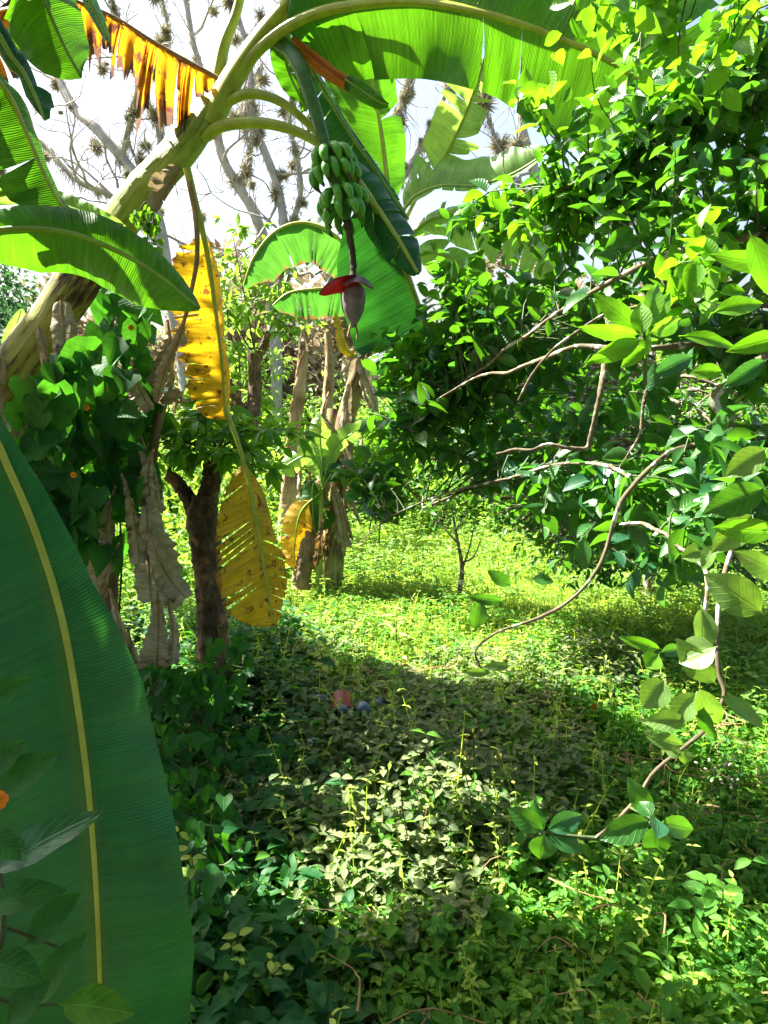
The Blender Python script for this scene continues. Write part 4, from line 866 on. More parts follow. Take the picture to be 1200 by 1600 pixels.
branch([(1145, 690, 1.7), (1150, 800, 1.5), (1130, 900, 1.35), (1118, 1000, 1.3), (1122, 1080, 1.28), (1128, 1100, 1.27), (1080, 1160, 1.27), (1030, 1200, 1.27), (985, 1260, 1.28), (930, 1310, 1.3)], .008, .0045)
branch([(1.25, 2.05, 2.3), (.9, 1.9, 2.5), (.55, 1.8, 2.55), (.4, 1.8, 2.6)], .016, .005, world=True)
branch([(1.2, 2.1, 2.55), (.95, 2.3, 2.45), (.75, 2.4, 2.3), (.5, 2.4, 2.15)], .014, .005, world=True)
branch([(1.3, 2.05, 2.0), (.95, 1.7, 2.3), (.8, 1.5, 2.5), (.7, 1.5, 2.7)], .014, .005, world=True)
AP = np.vstack(BR)
def twigs_to(blobs, mats, L, seed, kmin=7, kmax=13, up=.75, wr=.56, tr=.003):
    """blobs: (cx, cy, rx, ry, d0, d1, n) -> leafy twigs from the nearest bough"""
    g = np.random.default_rng(seed); tw = MB(); lfs = {m: MB() for m in mats}
    for (cx, cyy, rx, ry, d0, d1, n) in blobs:
        for _ in range(n):
            a = g.uniform(0, 6.28); q = math.sqrt(g.uniform(0, 1)); e = P(cx + rx * q * math.cos(a), cyy + ry * q * math.sin(a), g.uniform(d0, d1))
            dist = np.linalg.norm(AP - e, axis=1); i = int(np.argmin(dist + g.uniform(0, .15, len(AP)))); s = AP[i]
            if np.linalg.norm(e - s) > .7: s = e + nz(s - e) * .7
            pth = spline([s, (s + e) / 2 + g.normal(0, .04, 3) + [0, 0, .03], e], 12)
            tube(tw, pth[::3], [tr, .0014], 4, 7, cap=False)
            ln = np.linalg.norm(e - s); k = int(g.integers(kmin, kmax)); back = min(1, .28 / max(ln, .05)); tt = np.linspace(1 - back, 1, k)
            pp = np.stack([np.interp(tt, np.linspace(0, 1, 12), pth[:, c]) for c in range(3)], 1); d = nz(e - pth[6])
            r1_ = nz(np.cross(d, g.normal(0, 1, 3))); r2_ = np.cross(d, r1_); ang = np.arange(k) * 2.4 + g.uniform(0, 6)
            ax = nz(d * .55 + np.cos(ang)[:, None] * r1_ + np.sin(ang)[:, None] * r2_ + g.normal(0, .25, (k, 3)) + [0, 0, -.05])
            nr = nz(g.normal(0, .4, (k, 3)) + d * .3 + [-.1, 0, up])
            l = g.uniform(.6, 1.2, k) * L; l[-1] *= .8
            mt = mats[0] if g.uniform() < .8 or len(mats) == 1 else mats[1]
            cloud(lfs[mt], pp, ax, nr, l, l * wr * g.uniform(.9, 1.15, k), T_CIT, np.clip(g.normal(.5, .28, k), 0, 1))
    tag(tw.build('twigs', 'twig', LT), kind='stuff')
    for m_, b in lfs.items():
        if b.n: tag(b.build('foliage', m_, LT), kind='stuff')
twigs_to([(1130, 280, 110, 160, 1.9, 2.8, 109), (1150, 120, 80, 90, 1.9, 2.6, 44), (880, 370, 90, 40, 2.2, 2.9, 19), (980, 330, 80, 60, 2.0, 2.7, 26), (690, 360, 35, 50, 2.5, 2.8, 7), (740, 470, 120, 70, 2.7, 3.4, 35), (680, 570, 100, 80, 2.7, 3.4, 32),
          (860, 510, 140, 80, 2.5, 3.3, 44), (880, 620, 150, 80, 2.6, 3.4, 38), (1080, 560, 130, 110, 1.95, 2.8, 58), (620, 550, 40, 60, 2.8, 3.1, 12), (620, 700, 70, 50, 3.0, 3.3, 14), (570, 760, 50, 40, 3.0, 3.2, 9), (760, 690, 120, 70, 3.0, 3.5, 29), (880, 740, 120, 60, 2.9, 3.4, 20),
          (1130, 760, 80, 80, 1.5, 2.2, 32), (1000, 780, 110, 80, 1.9, 2.6, 20), (900, 830, 90, 60, 2.2, 3.0, 10), (1050, 880, 90, 50, 1.8, 2.5, 14)], ['citrus', 'citold'], .078, 41)
twigs_to([(960, 150, 60, 90, 1.9, 2.4, 12), (1000, 230, 80, 60, 1.8, 2.4, 13), (860, 250, 20, 60, 2.0, 2.4, 3), (740, 370, 50, 30, 2.5, 2.7, 4), (790, 430, 120, 30, 2.5, 2.9, 17), (640, 660, 90, 50, 2.6, 3.0, 12)], ['citrus'], .07, 42)
twigs_to([(970, 60, 60, 70, 1.5, 2.1, 17), (1080, 90, 90, 80, 1.5, 2.1, 13), (830, 135, 40, 20, 1.8, 2.2, 4), (900, 370, 100, 40, 2.2, 2.6, 12), (1110, 400, 50, 60, 1.5, 1.9, 10), (780, 370, 70, 40, 2.4, 2.7, 7), (980, 20, 60, 40, 1.4, 1.9, 9)], ['young'], .072, 43, 6, 10, up=.6)
# leaves near the lens, one by one: base, tip (px), width (m share), depth, tilt of the face
def near_leaves(rows, name, parent, seed=1):
    """rows: (x0, y0, x1, y1, depth, width_px, tilt, mat); curved short petiole included in the leaf"""
    g = np.random.default_rng(seed)
    for (x0, y0, x1, y1, d, wpx, tl, mt) in rows:
        a, b = P(x0, y0, d), P(x1, y1, d - tl * .05); L = np.linalg.norm(b - a); v = nz(CAMP - a)
        ax = nz(b - a); sd = np.cross(v, ax); nr = nz(v * math.cos(tl) + nz(sd) * math.sin(tl) * .8 + np.array([0, 0, .25]))
        m_ = MB(); cloud(m_, [a], [ax], [nr], L, wpx * d / FPX, T_CITH, [g.uniform(.2, .9)]); m_.build(name, mt, parent)
near_leaves([(1005, 520, 930, 462, 1.15, 34, .3, 'young'), (1005, 515, 1040, 430, 1.15, 34, -.4, 'young'), (1010, 518, 1058, 445, 1.17, 26, -.3, 'young'), (1003, 522, 915, 520, 1.13, 26, .6, 'young'), (1005, 528, 932, 565, 1.12, 32, .5, 'young'),
             (1010, 522, 1082, 498, 1.14, 30, -.5, 'young'), (1004, 525, 1000, 470, 1.1, 34, .1, 'young'), (1010, 540, 975, 570, 1.15, 24, .2, 'young'), (1008, 560, 1008, 520, 1.16, 22, .5, 'young'), (1015, 590, 1095, 548, 1.2, 32, -.2, 'citold'),
             (1060, 525, 1155, 530, 1.3, 26, .4, 'young'), (1110, 490, 1200, 462, 1.2, 34, .2, 'young'), (1130, 580, 1085, 580, 1.2, 26, .1, 'young'), (1200, 560, 1140, 600, 1.1, 30, .3, 'citold'), (1240, 520, 1150, 545, 1.2, 34, .3, 'young'),
             (1230, 420, 1120, 400, 1.1, 34, .3, 'young'), (1170, 360, 1210, 460, 1.0, 40, .1, 'young')], 'leaf', LT, 2)
m = MB(); tube(m, PP([(1008, 600, 1.4), (1008, 560, 1.2), (1006, 520, 1.14)]), [.004, .0025], 6, 12); m.build('green_shoot', 'twig', LT)
near_leaves([(1195, 960, 1112, 903, 1.05, 62, .2, 'citsun'), (1095, 945, 1110, 1020, 1.25, 46, .9, 'citsun'), (1122, 1010, 1060, 1030, 1.2, 56, -.2, 'citsun'), (1120, 1070, 1062, 1010, 1.22, 44, .4, 'citsun'), (1040, 1060, 1008, 1105, 1.2, 50, .3, 'citsun'),
             (1090, 1080, 1050, 1130, 1.25, 40, .2, 'citsun'), (1075, 1125, 1012, 1128, 1.25, 32, .3, 'citsun'), (1120, 1085, 1205, 1130, 1.2, 30, .4, 'citsun'), (1090, 1070, 1126, 1145, 1.22, 40, -.3, 'citsun'), (1100, 1100, 1105, 1168, 1.22, 34, -.6, 'citrus'),
             (1070, 1165, 1020, 1155, 1.25, 26, .4, 'citsun'), (1070, 1170, 1072, 1195, 1.25, 22, .1, 'citsun'), (1035, 1015, 975, 998, 1.4, 20, .3, 'young'), (1030, 1020, 1072, 1012, 1.4, 22, -.3, 'citrus'), (1030, 1022, 1010, 1042, 1.38, 34, .1, 'young'),
             (1065, 1180, 1040, 1168, 1.25, 22, .1, 'citsun'), (1180, 800, 1120, 860, 1.2, 46, .3, 'citsun'), (1200, 760, 1110, 800, 1.15, 52, .3, 'citrus'), (1220, 830, 1130, 830, 1.15, 40, .5, 'young'), (1095, 860, 1070, 870, 1.3, 30, .2, 'citsun'), (1120, 850, 1090, 890, 1.3, 28, -.4, 'citsun'),
             (1230, 900, 1160, 870, 1.15, 44, .4, 'citsun'), (1200, 700, 1140, 740, 1.3, 44, .2, 'citsun'), (750, 935, 745, 985, 1.85, 28, .3, 'citrus'), (800, 915, 765, 895, 1.85, 22, .4, 'citrus'), (830, 905, 865, 905, 1.85, 20, .3, 'citrus'), (790, 940, 735, 935, 1.85, 18, .5, 'citrus'), (800, 1040, 755, 1042, 1.84, 15, .2, 'citsun'), (770, 1050, 725, 1052, 1.84, 14, .4, 'citsun')], 'leaf', LT, 3)
near_leaves([(1020, 1278, 985, 1225, 1.2, 34, .3, 'citrus'), (1020, 1280, 945, 1312, 1.2, 44, .4, 'citrus'), (1022, 1285, 1030, 1345, 1.18, 44, .1, 'citrus'), (1025, 1285, 1097, 1300, 1.18, 36, -.3, 'citrus'), (1024, 1278, 1035, 1300, 1.15, 34, .9, 'citold'), (1018, 1278, 1000, 1250, 1.15, 30, -.3, 'citrus'),
             (852, 1298, 915, 1272, 1.3, 34, -.3, 'citold'), (852, 1300, 913, 1325, 1.3, 38, .3, 'citrus'), (850, 1298, 800, 1268, 1.3, 36, .3, 'citrus'), (850, 1302, 845, 1345, 1.3, 44, .2, 'citrus'), (848, 1296, 830, 1262, 1.32, 26, .6, 'citold')], 'leaf', LT, 4)
m = MB(); tube(m, PP([(985, 1262, 1.28), (1010, 1275, 1.22), (1024, 1283, 1.19)]), [.003, .002], 5, 8); tube(m, PP([(930, 1310, 1.3), (890, 1306, 1.3), (850, 1300, 1.3)]), [.004, .002], 5, 8); m.build('twig', 'twig', LT)

# --- near dark weed in front of the giant leaf
WD = thing('weed', 'dark soft leaved weed overlapping the giant leaf at the lower left corner', 'weed', (-.42, .72, 0))
near_leaves([(-20, 1370, 128, 1262, .95, 56, .3, 'citold'), (-30, 1300, 30, 1330, .95, 46, .4, 'vine'), (-30, 1420, 82, 1380, .95, 52, .3, 'vine'), (-20, 1250, 70, 1175, 1.0, 60, .3, 'vine'), (40, 1480, 105, 1400, .95, 48, .2, 'vine'), (-30, 1500, 60, 1520, .9, 60, .3, 'vine'),
             (50, 1580, 100, 1470, .95, 50, .5, 'vine'), (90, 1570, 200, 1570, .95, 62, .3, 'herb'), (10, 1600, 60, 1540, .9, 50, .2, 'vine'), (-20, 1210, 25, 1160, 1.0, 46, .2, 'vine'), (-40, 1110, 30, 1060, 1.05, 46, .1, 'vine')], 'leaf', WD, 5)
m = MB(); tube(m, [[-.42, .72, 0], P(-10, 1560, .92), P(10, 1450, .95), P(-10, 1300, .98), P(-30, 1150, 1.02)], [.006, .003], 6, 24)
for s in ([(10, 1450, .95), (40, 1460, .95), (90, 1480, .95)], [(-10, 1560, .92), (40, 1570, .93), (90, 1570, .95)]): tube(m, PP(s), [.003, .002], 5, 8)
m.build('stem', 'twig', WD)
flower(WD, P(-2, 1250, .95), .010)

# ------------------------------------------------------------------ GROUND COVER (uncountable)
def pts_in(n, polys):
    """random ground points inside world ellipses (x, y, rx, ry)"""
    out = []
    ar = np.array([q[2] * q[3] for q in polys]); k = (ar / ar.sum() * n).astype(int)
    for (x, y, rx, ry), c in zip(polys, k):
        a = rng.uniform(0, 6.28, c); q = np.sqrt(rng.uniform(0, 1, c)); out.append(np.stack([x + rx * q * np.cos(a), y + ry * q * np.sin(a)], 1))
    return np.vstack(out)
def cover(name, label, xy, h, nodes, L, W, T, mat, stems=True, lean=.25, cat='ground cover', droop=-.15, hvar=.5, top=1.0):
    n = len(xy); m = MB(); H = h * rng.uniform(1 - hvar, 1 + hvar, n)
    # patchy height
    H *= .75 + .35 * np.sin(xy[:, 0] * 3.1 + 1) * np.cos(xy[:, 1] * 2.3) + .15 * np.sin(xy[:, 0] * 9 + xy[:, 1] * 7)
    ln = np.stack([rng.normal(0, lean, n), rng.normal(0, lean, n), np.ones(n)], 1)
    b = np.concatenate([xy, np.zeros((n, 1))], 1); az = rng.uniform(0, 6.28, n); rv = np.clip(rng.normal(.5, .25, n), 0, 1)
    for k in range(nodes):
        f = (k + 1) / nodes; p = b + ln * (H * f)[:, None]
        for s in (0, np.pi):
            a = az + k * 1.5708 + s + rng.normal(0, .25, n)
            ax = np.stack([np.cos(a), np.sin(a), rng.normal(droop + .35 * f, .3, n)], 1)
            nr = np.stack([rng.normal(0, .3, n), rng.normal(0, .3, n), np.ones(n)], 1)
            sc = rng.uniform(.7, 1.25, n) * (1.15 - .35 * f * top)
            cloud(m, p, nz(ax), nz(nr), L * sc, W * sc, T, np.clip(rv + rng.normal(0, .15, n), 0, 1))
    if stems: cloud(m, b, nz(ln), rdir(n), H * 1.02, .004, T_STEM, np.full(n, .2))
    return tag(m.build(name, mat), label, cat, kind='stuff')
def dens_keep(xy, f): return xy[rng.uniform(0, 1, len(xy)) < f(xy)]
def gx(x, y): q = G(x, y); return q[0], q[1]
def noise2(xy, s, ph): return .5 + .25 * (np.sin(xy[:, 0] * s + ph) + np.cos(xy[:, 1] * s * .9 + ph * 2)) * (1 + .5 * np.sin(xy[:, 0] * s * 1.7 + xy[:, 1] * s * 1.3))
# near and middle: grey hairy-leaved cover in the middle of the path
pc = dens_keep(pts_in(8000, [(.05, 3.1, .9, .85), (-.35, 3.0, .55, .7), (-.05, 2.55, .6, .6), (.75, 3.9, .7, .45), (-.45, 4.45, .35, .45), (.35, 3.1, .6, .5), (-.15, 2.1, .42, .3)]), lambda q: np.clip(noise2(q, 5.0, .6) * 1.5, .35, 1))
cover('grey_ground_cover', 'grey green hairy leaved plants carpeting the middle of the path', pc, .14, 3, .050, .031, T_OVAL, 'purple')
# green herbs everywhere near
def green_f(xy):
    x, y = xy[:, 0], xy[:, 1]; inner = np.exp(-(((x - .05) / .8) ** 2 + ((y - 3.3) / 1.1) ** 2)); return np.clip(1.05 - .72 * inner, 0, 1)
ph = dens_keep(pts_in(16000, [(0, 3.0, 2.4, 2.3)]), green_f)
cover('green_herbs', 'low mixed green herbs covering the ground', ph, .13, 3, .042, .024, T_OVAL, 'herb')
pb = dens_keep(pts_in(15000, [(.9, 1.9, 1.3, 1.2), (1.5, 3.2, 1.2, 1.3), (0, 1.5, 1.0, .5)]), lambda q: noise2(q, 2.5, 1.0))
cover('clover', 'small round leaved herbs in the lower right foreground', pb, .10, 3, .028, .023, T_HEARTS, 'clover')
pv = pts_in(2600, [(-.75, 2.6, .55, 1.2), (-.6, 1.9, .45, .6), (-1.2, 3.8, .8, 1.2), (-.3, 1.5, .5, .3)])
cover('creeping_vines', 'heart leaved creeping vines in the shade at the lower left', pv, .18, 3, .058, .048, T_HEART, 'vine', lean=.5)
pq = pts_in(420, [(0, 2.6, 1.8, 1.5)])
cover('broad_leaf_herbs', 'scattered taller broad leaved herbs among the low cover', pq, .18, 4, .065, .036, T_CIT, 'herb', lean=.35)
pt = pts_in(420, [(.2, 2.6, 1.6, 1.5)]); mt_ = MB()
for x_, y_ in pt[:300]:
    a_ = rng.uniform(0, 6.28); l_ = rng.uniform(.08, .3); z_ = rng.uniform(.03, .16); tube(mt_, [[x_, y_, z_], [x_ + l_ * .5 * math.cos(a_), y_ + l_ * .5 * math.sin(a_), z_ + rng.uniform(-.02, .04)], [x_ + l_ * math.cos(a_ + .4), y_ + l_ * math.sin(a_ + .4), z_ + rng.uniform(-.02, .05)]], [.003, .0015], 4, 6, cap=False)
tag(mt_.build('fallen_twigs', 'ribdry'), 'thin dry twigs lying in the ground cover', 'twigs', kind='stuff')
cover('tall_fine_herbs', 'sparse taller thin stemmed weeds standing above the low cover', pts_in(520, [(.2, 3.0, 1.7, 1.7)]), .30, 6, .030, .014, T_LANCE, 'bright', lean=.3)
# the sunlit clearing
pg = pts_in(27000, [(.5, 4.8, 1.4, 1.1), (1.3, 5.8, 1.9, 1.6), (.2, 6.6, 1.7, 1.6), (1.8, 4.3, 1.4, .9)])
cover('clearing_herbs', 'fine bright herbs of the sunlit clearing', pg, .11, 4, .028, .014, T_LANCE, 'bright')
pm = pts_in(16000, [(0, 8.2, 5.5, 3.0), (-2.8, 5.8, 2.0, 2.4), (3.6, 5.8, 2.3, 2.4), (2.6, 3.2, 1.0, 1.6)])
cover('distant_herbs', 'bright green herbs beyond the clearing and along both sides', pm, .30, 4, .055, .030, T_FAR, 'far')
# grass blades
def grass(name, label, xy, h, w, mat, bend=.5):
    n = len(xy); m = MB(); b = np.concatenate([xy, np.zeros((n, 1))], 1)
    ax = np.stack([rng.normal(0, bend, n), rng.normal(0, bend, n), np.ones(n)], 1)
    nr = np.stack([-ax[:, 0], -ax[:, 1], np.full(n, .3)], 1) + rng.normal(0, .2, (n, 3))
    cloud(m, b, nz(ax), -nr, h * rng.uniform(.5, 1.5, n), w * rng.uniform(.7, 1.4, n), T_BLADE)
    return tag(m.build(name, mat), label, 'grass', kind='stuff')
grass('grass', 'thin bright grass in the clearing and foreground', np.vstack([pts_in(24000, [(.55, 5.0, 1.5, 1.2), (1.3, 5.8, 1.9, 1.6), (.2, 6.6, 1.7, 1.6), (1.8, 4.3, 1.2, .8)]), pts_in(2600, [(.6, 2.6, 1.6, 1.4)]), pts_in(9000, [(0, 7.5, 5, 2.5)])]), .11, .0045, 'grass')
# leaf litter
nl = 2600; xy = pts_in(nl, [(-.45, 5.15, .55, .75), (-.2, 3.6, .8, .8), (.2, 2.4, 1.2, 1.0)]); m = MB()
nl = len(xy); p = np.concatenate([xy, rng.uniform(.005, .05, (nl, 1))], 1); a = rng.uniform(0, 6.28, nl)
cloud(m, p, np.stack([np.cos(a), np.sin(a), rng.normal(0, .2, nl)], 1), nz(np.stack([rng.normal(0, .3, nl), rng.normal(0, .3, nl), np.ones(nl)], 1)), rng.uniform(.03, .09, nl), rng.uniform(.015, .04, nl), T_OVAL)
tag(m.build('leaf_litter', 'litter'), 'brown fallen leaves scattered on the soil', 'leaf litter', kind='stuff')

# ------------------------------------------------------------------ single herbs
def herb(label, base, tops, L, W, T, mat, nodes=5, name='herb', group=None, tip=None, twig='twig', r=.003, cat='herb'):
    base = np.array(base, float); t = thing(name, label, cat, base, group); sm = MB(); lf = MB(); fl = MB()
    for tp in tops:
        tp = np.array(tp); mid = (base + tp) / 2 + rng.normal(0, .015, 3); q = spline([base, mid, tp], 20); tube(sm, [base, mid, tp], [r, r * .5], 5, 12, cap=False)
        a = rng.uniform(0, 6.28)
        for k in range(nodes):
            p = q[int(19 * (.25 + .75 * (k + 1) / nodes))]
            for s in (0, np.pi):
                an = a + k * 1.57 + s; f = 1.1 - .5 * (k + 1) / nodes
                cloud(lf, [p], [[math.cos(an), math.sin(an), rng.normal(.1, .25)]], [[rng.normal(0, .3), rng.normal(-.25, .2), 1]], L * f, W * f, T)
        if tip:
            for _ in range(8):
                d = nz(rng.normal(0, 1, 3) + [0, 0, 1.3]) * rng.uniform(.02, .07); e = tp + d
                tube(sm, [tp, e], [.001, .0008], 3, 4, cap=False); fl = MB(); tube(fl, [e, e + nz(d) * .010], [.0035, .0045, .002], 6, 4); fl.build('flower_head', tip, t)
    sm.build('stem', twig, t); lf.build('leaves', mat, t)
    return t
herb('tall grey leaved herb at the path centre, left of two alike', G(585, 1350), [P(533, 1215, 2.45), P(490, 1325, 2.4), P(600, 1262, 2.4)], .062, .042, T_CITH, 'purple', 5, group='grey leaved herbs in the sun', twig='ribdry')
herb('grey leaved herb just right of the tallest one', G(650, 1370), [P(625, 1235, 2.4), P(668, 1260, 2.4), P(700, 1290, 2.35)], .058, .040, T_CITH, 'purple', 5, group='grey leaved herbs in the sun', twig='ribdry')
herb('small pale herb standing alone in shade above the flowering weed', G(665, 1220), [P(670, 1160, 2.85), P(650, 1175, 2.85)], .055, .03, T_CITH, 'purple', 3, group='grey leaved herbs in the sun', twig='ribdry')
herb('tall thin weed with yellow flower heads', G(742, 1300), [P(740, 1170, 2.5), P(787, 1215, 2.45), P(722, 1190, 2.5)], .05, .02, T_LANCE, 'herb', 2, 'flowering_weed', tip='fyellow')
herb('thin weed with tiny white flowers at the lower right', G(1120, 1330), [P(1118, 1215, 2.2), P(1150, 1235, 2.2)], .03, .015, T_OVAL, 'herb', 4, 'flowering_weed', tip='fpale')
herb('upright bright seedling with arching leaves at the edge of the clearing', G(620, 1020), [P(621, 942, 4.4), P(612, 950, 4.4)], .16, .022, T_LANCE, 'grass', 3, 'seedling', cat='seedling')
herb('dark leaved seedling in front of the banana clump', G(563, 915), [P(564, 872, 5.9)], .16, .06, T_OVAL, 'herb', 3, 'seedling', cat='seedling')
herb('bright two leaved sprig in the lower left shade', G(380, 1520), [P(372, 1462, 1.9), P(362, 1480, 1.9)], .065, .034, T_CITH, 'bright', 2, group='bright sprigs')
herb('pale sprig right of the two leaved one', G(425, 1560), [P(422, 1500, 1.8), P(440, 1510, 1.8)], .05, .026, T_CITH, 'bright', 3, group='bright sprigs')
herb('bright sprig beside the giant leaf edge', G(285, 1400), [P(280, 1300, 2.0), P(300, 1340, 2.0)], .06, .03, T_CITH, 'bright', 3, group='bright sprigs')
herb('broad leaved herb at the lower right', G(1110, 1440), [P(1105, 1375, 1.9), P(1130, 1390, 1.9), P(1085, 1400, 1.9)], .085, .045, T_CITH, 'herb', 3)
herb('bright green herb in the sun at the lower middle', G(690, 1480), [P(680, 1440, 1.95), P(700, 1420, 1.95)], .045, .035, T_HEART, 'herb', 4)
herb('small sapling with long leaves at the left of the path', G(515, 1065), [P(490, 1000, 3.9), P(500, 1010, 3.9), P(520, 1020, 3.9)], .09, .04, T_OVAL, 'bright', 3)
# bare dead sapling
ds_ = G(715, 945); t = thing('dead_sapling', 'thin pale leafless sapling at the back of the clearing', 'sapling', ds_)
m = MB(); dd_ = float(ds_[1])
tube(m, PP([(713, 945, dd_), (722, 890, dd_), (712, 830, dd_), (705, 790, dd_)]), [.02, .016, .012, .006], 7, 24, rough=.1); m.build('stem', 'citbark', t)
m = MB()
for q in ([(722, 890), (735, 850), (745, 800)], [(716, 850), (690, 820), (675, 790)], [(712, 830), (728, 800), (735, 770)], [(720, 880), (740, 870), (752, 840)]): tube(m, [P(a, b, dd_) for a, b in q], [.008, .003], 5, 8, cap=False)
m.build('twigs', 'citbark', t)
# orange flowers dotted in the undergrowth: single plants
for i, (x, y, lab) in enumerate([(436, 1300, 'orange flower in the dark shade at the centre left'), (930, 1105, 'orange flower at the right edge of the sunlit patch'), (405, 1022, 'orange flower low beside the foot of the yellow leaf'), (240, 995, 'orange flower among the withered leaves'), (445, 925, 'orange flower right of the yellow leaf tip')]):
    q = G(x, y + 16); d = float(np.dot(q - CAMP, FW)) - .12; t = thing('flowering_creeper', lab, 'flower', q, 'orange flowers in the undergrowth')
    hd = P(x, y, d); m = MB(); tube(m, [q, (q + hd) / 2 + [.01, 0, .01], hd], [.002, .0015], 5, 8, cap=False); m.build('stem', 'twig', t); flower(t, hd, .018)
    m = MB(); cloud(m, [(q + hd) / 2] * 3, rdir(3, .2), rdir(3, 2), .05, .04, T_HEART); m.build('leaves', 'vine', t)

# ------------------------------------------------------------------ litter: red pot, plastic scraps
def lathe(prof, n=28):
    prof = np.array(prof); a = np.linspace(0, 2 * np.pi, n + 1); V = np.stack([prof[:, 0][:, None] * np.cos(a), prof[:, 0][:, None] * np.sin(a), np.repeat(prof[:, 1][:, None], n + 1, 1)], -1)
    i, j = np.meshgrid(np.arange(len(prof) - 1), np.arange(n), indexing='ij'); b = i * (n + 1) + j
    return V.reshape(-1, 3), np.stack([b, b + 1, b + n + 2, b + n + 1], -1).reshape(-1, 4)
def place(name, label, cat, parts, loc, rot, group=None):
    t = thing(name, label, cat, (0, 0, 0), group)
    for nm, prof, mt in parts:
        V, Fq = lathe(prof); o = link(nm, mesh(nm, V, Fq), mt); o.parent = t
    t.location = tuple(float(q) for q in loc); t.rotation_euler = rot; t.scale = (1.25,) * 3; return t
place('plastic_cup', 'red plastic cup lying in the shaded ground cover', 'cup', [('wall', [(.0, 0), (.030, 0), (.032, .002), (.042, .085), (.045, .088), (.043, .090), (.040, .086)], 'redplastic'), ('inside', [(.0395, .086), (.029, .006), (0, .005)], 'redin')], P(533, 1092, 3.5) + [0, 0, .02], (R(118), R(6), R(14)))
place('bottle_cap', 'round red plastic lid below the red cup', 'lid', [('top', [(0, .010), (.034, .010), (.037, .008), (.038, 0), (.036, 0), (.035, .006), (0, .007)], 'redplastic')], P(562, 1120, 3.4), (R(-25), R(10), 0))
place('plastic_bottle', 'small blue grey plastic bottle below the red cup', 'bottle', [('body', [(0, 0), (.018, 0), (.021, .004), (.021, .05), (.018, .06), (.010, .07), (.009, .082), (0, .083)], 'blueplastic')], P(541, 1116, 3.42), (R(50), R(-20), 0))
place('plastic_bottle', 'dark small bottle right of the blue grey one', 'bottle', [('body', [(0, 0), (.020, 0), (.024, .004), (.024, .045), (.018, .055), (.012, .06), (0, .062)], 'blueplastic')], P(566, 1106, 3.42), (R(70), R(30), 0))
def scrap(label, x, y, d, s, mt, seed):
    g = np.random.default_rng(seed); n = 9; u = np.linspace(-1, 1, n); X, Y = np.meshgrid(u, u, indexing='ij'); Z = g.normal(0, .22, (n, n)); Z = (Z + np.roll(Z, 1, 0) + np.roll(Z, 1, 1)) / 1.6
    V = np.stack([X * s * (1 + .3 * np.sin(Y * 3)), Y * s * .7, Z * s + .01], -1).reshape(-1, 3) + P(x, y, d); i, j = np.meshgrid(np.arange(n - 1), np.arange(n - 1), indexing='ij'); b = i * n + j
    tag(link('plastic_scrap', mesh('plastic_scrap', V, np.stack([b, b + n, b + n + 1, b + 1], -1).reshape(-1, 4)), mt), label, 'litter', 'crumpled plastic scraps')
scrap('crumpled pale blue plastic film left of the red cup', 502, 1092, 3.6, .035, 'blueplastic', 1)
scrap('small white crumpled plastic in the shade', 489, 1160, 3.2, .022, 'whiteplastic', 2)
scrap('grey blue plastic scrap right of the red cup', 590, 1098, 3.6, .028, 'blueplastic', 3)

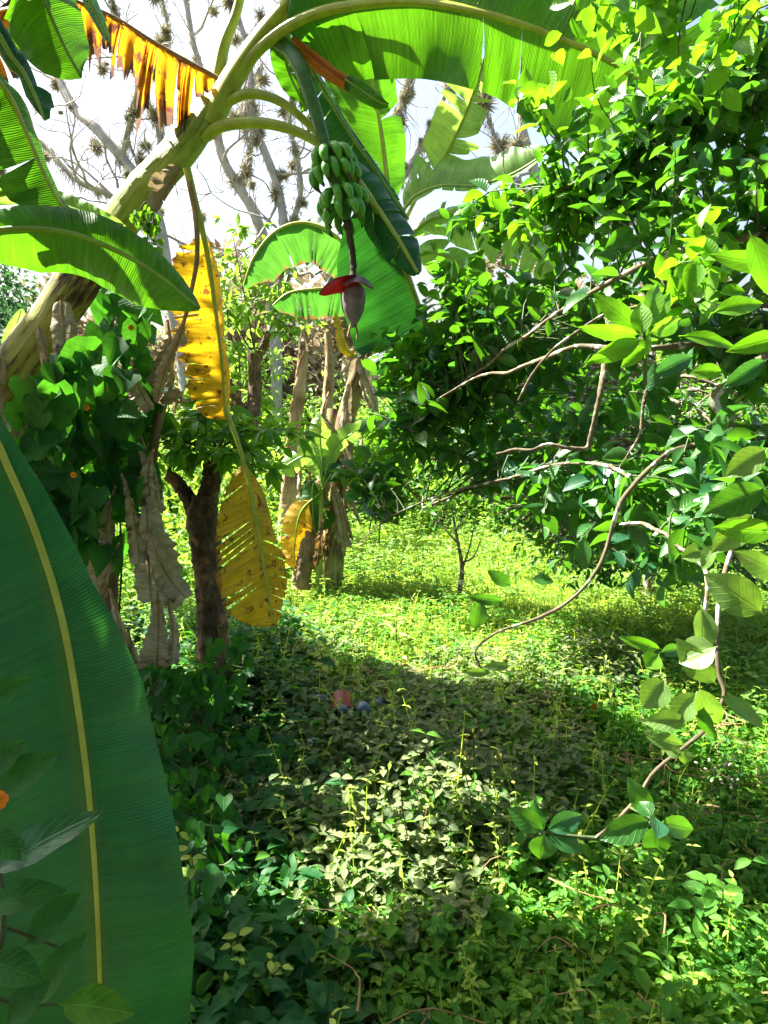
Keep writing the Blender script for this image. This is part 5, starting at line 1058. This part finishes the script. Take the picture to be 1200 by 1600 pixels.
# ------------------------------------------------------------------ unseen tree added on the left, crown shaped along sunbeams to cast dappled shade
def added_shade_tree():
    S = np.array(sund); g = np.random.default_rng(77)
    lit = [(720, 1000, 270, 75), (640, 1380, 130, 80), (560, 1460, 100, 40), (1060, 1470, 180, 100), (1130, 1300, 100, 60), (800, 1380, 60, 60), (240, 1080, 45, 40), (395, 1190, 30, 18), (380, 1480, 50, 30), (930, 1085, 80, 28), (850, 1050, 70, 25), (1120, 1180, 50, 30)]
    flecks = [(x_, y_) for x_, y_ in [(g.uniform(250, 1180), g.uniform(1040, 1600)) for _ in range(30)] if math.hypot(x_ - 537, y_ - 1100) > 110]
    keep = [P(*q) for q in [(330, 170, 3), (290, 225, 3), (225, 298, 3), (180, 360, 3), (350, 60, 3), (400, 60, 3), (390, 190, 3), (450, 200, 3), (300, 450, 3.2), (330, 520, 3.2), (340, 600, 3.3), (395, 850, 3.3), (100, 60, 1.75), (60, 60, 1.75), (40, 200, 1.8), (60, 280, 1.8),
        (30, 830, 1.32), (10, 780, 1.33), (200, 60, 2.8), (250, 90, 2.85), (560, 60, 2.8), (640, 60, 2.75), (700, 50, 2.7), (1005, 490, 1.15), (940, 480, 1.15), (1150, 930, 1.05), (1090, 1040, 1.2), (820, 1000, 4), (100, 540, 3.05), (50, 570, 3.1), (1000, 100, 1.8), (1100, 420, 1.5), (1050, 1120, 1.25), (1150, 1110, 1.2), (700, 490, 2.1), (900, 400, 2.1), (700, 360, 2.1)]]
    lg = [G(x + rx * a, y + ry * b) + [0, 0, .1] for (x, y, rx, ry) in lit for a in np.linspace(-1, 1, 7) for b in np.linspace(-1, 1, 5) if a * a + b * b <= 1.05]
    fl = [G(x_, y_) + [0, 0, .1] for x_, y_ in flecks]
    K = np.array(keep + lg + fl); kr = np.array([.2] * len(keep) + [.22 if k_[1] < 3 else .30 for k_ in lg] + [.11] * len(fl))
    tg = []
    for _ in range(6500):
        x, y = g.uniform(-60, 1260), g.uniform(1010, 1680); q = G(x, y); tg.append(q + [0, 0, .08])
    for (x, y, rx, ry, d, n) in [(150, 1250, 160, 380, 1.3, 260), (40, 1420, 90, 200, .95, 120), (150, 420, 160, 40, 1.7, 90), (130, 680, 120, 170, 2.9, 230), (630, 450, 70, 110, 3, 260), (530, 300, 35, 50, 2.9, 30), (310, 880, 30, 120, 3.8, 40), (250, 900, 60, 120, 3.3, 60), (330, 690, 60, 40, 3.8, 30)]:
        for _ in range(n):
            a = g.uniform(0, 6.28); q = math.sqrt(g.uniform(0, 1)); tg.append(P(x + rx * q * math.cos(a), y + ry * q * math.sin(a), d))
    C = []
    for T_ in tg:
        # distance along the sunbeam until clear of the picture (top edge: z > 1.6 + .452 y)
        s0 = (1.6 + .46 * T_[1] - T_[2]) / (S[2] - .46 * S[1]); c = T_ + S * (s0 + g.uniform(.45, 1.3))
        sb = K + ((c - K) @ S)[:, None] * S
        if np.any((np.linalg.norm(sb - c, axis=1) < kr) & (((c - K) @ S) > 0)): continue
        C.append(c)
    C = np.array(C)
    if len(C) > 3400: C = C[g.choice(len(C), 3400, replace=False)]
    root = np.array([-4.6, 1.6, 0]); t = thing('added_shade_tree', 'unseen tree added left of the view to shade the path', 'tree', root)
    m = MB(); A_, _ = tube(m, [root, root + [0, .1, 1.5], root + [.1, .3, 3.0], root + [.2, .5, 4.3], root + [.3, .6, 5.8]], [.19, .15, .12, .07], 12, 40, rough=.06); m.build('trunk', 'bark', t)
    A_ = A_[20:]; bm_ = MB(); n = 0
    for c in C[::22]:
        b0 = A_[np.argmin(np.linalg.norm(A_ - c, axis=1))]; ok = True
        for f in np.linspace(.15, 1, 16):
            q_ = b0 * (1 - f) + c * f + [0, 0, .25 * (1 - abs(2 * f - 1))]; h_ = (q_ - K) @ S
            if np.any((np.linalg.norm(K + h_[:, None] * S - q_, axis=1) < .06) & (h_ > 0)): ok = False; break
        if ok: tube(bm_, [b0, (b0 + c) / 2 + g.normal(0, .1, 3) + [0, 0, .25], c], [.022, .006], 5, 10, cap=False)
    bm_.build('boughs', 'bark', t)
    k = 26; CC = np.repeat(C, k, 0); nn = len(CC); lf = MB()
    cloud(lf, CC + g.normal(0, .07, (nn, 3)), nz(g.normal(0, 1, (nn, 3))), nz(g.normal(0, .4, (nn, 3)) + S), g.uniform(.08, .13, nn), g.uniform(.05, .075, nn), T_OVAL)
    tag(lf.build('crown', 'canopy', t), kind='stuff')
added_shade_tree()

def added_back_tree():  # unseen tree added behind the camera to cut skylight and bounce
    g = np.random.default_rng(78); root = np.array([1.4, -3.2, 0]); t = thing('added_shade_tree', 'unseen dense tree added behind the camera to block skylight', 'tree', root)
    m = MB(); A_, _ = tube(m, [root, root + [0, .1, 2], root + [-.3, .4, 4], root + [-.5, .8, 6]], [.25, .2, .16, .08], 12, 40, rough=.06); m.build('trunk', 'bark', t)
    n = 700; C = np.stack([g.uniform(-4.5, 4.5, n), g.uniform(-5.5, .9, n), g.uniform(3.0, 6.5, n)], 1); b_ = MB()
    for c in C[::14]: tube(b_, [A_[25], (A_[25] + c) / 2 + [0, 0, .3], c], [.04, .01], 5, 10, cap=False)
    b_.build('boughs', 'bark', t); k = 26; CC = np.repeat(C, k, 0); nn = len(CC); lf = MB()
    cloud(lf, CC + g.normal(0, .28, (nn, 3)), rdir(nn), nz(g.normal(0, .6, (nn, 3)) + ZUP), g.uniform(.14, .26, nn), g.uniform(.08, .14, nn), T_OVAL)
    tag(lf.build('crown', 'canopy', t), kind='stuff')
added_back_tree()
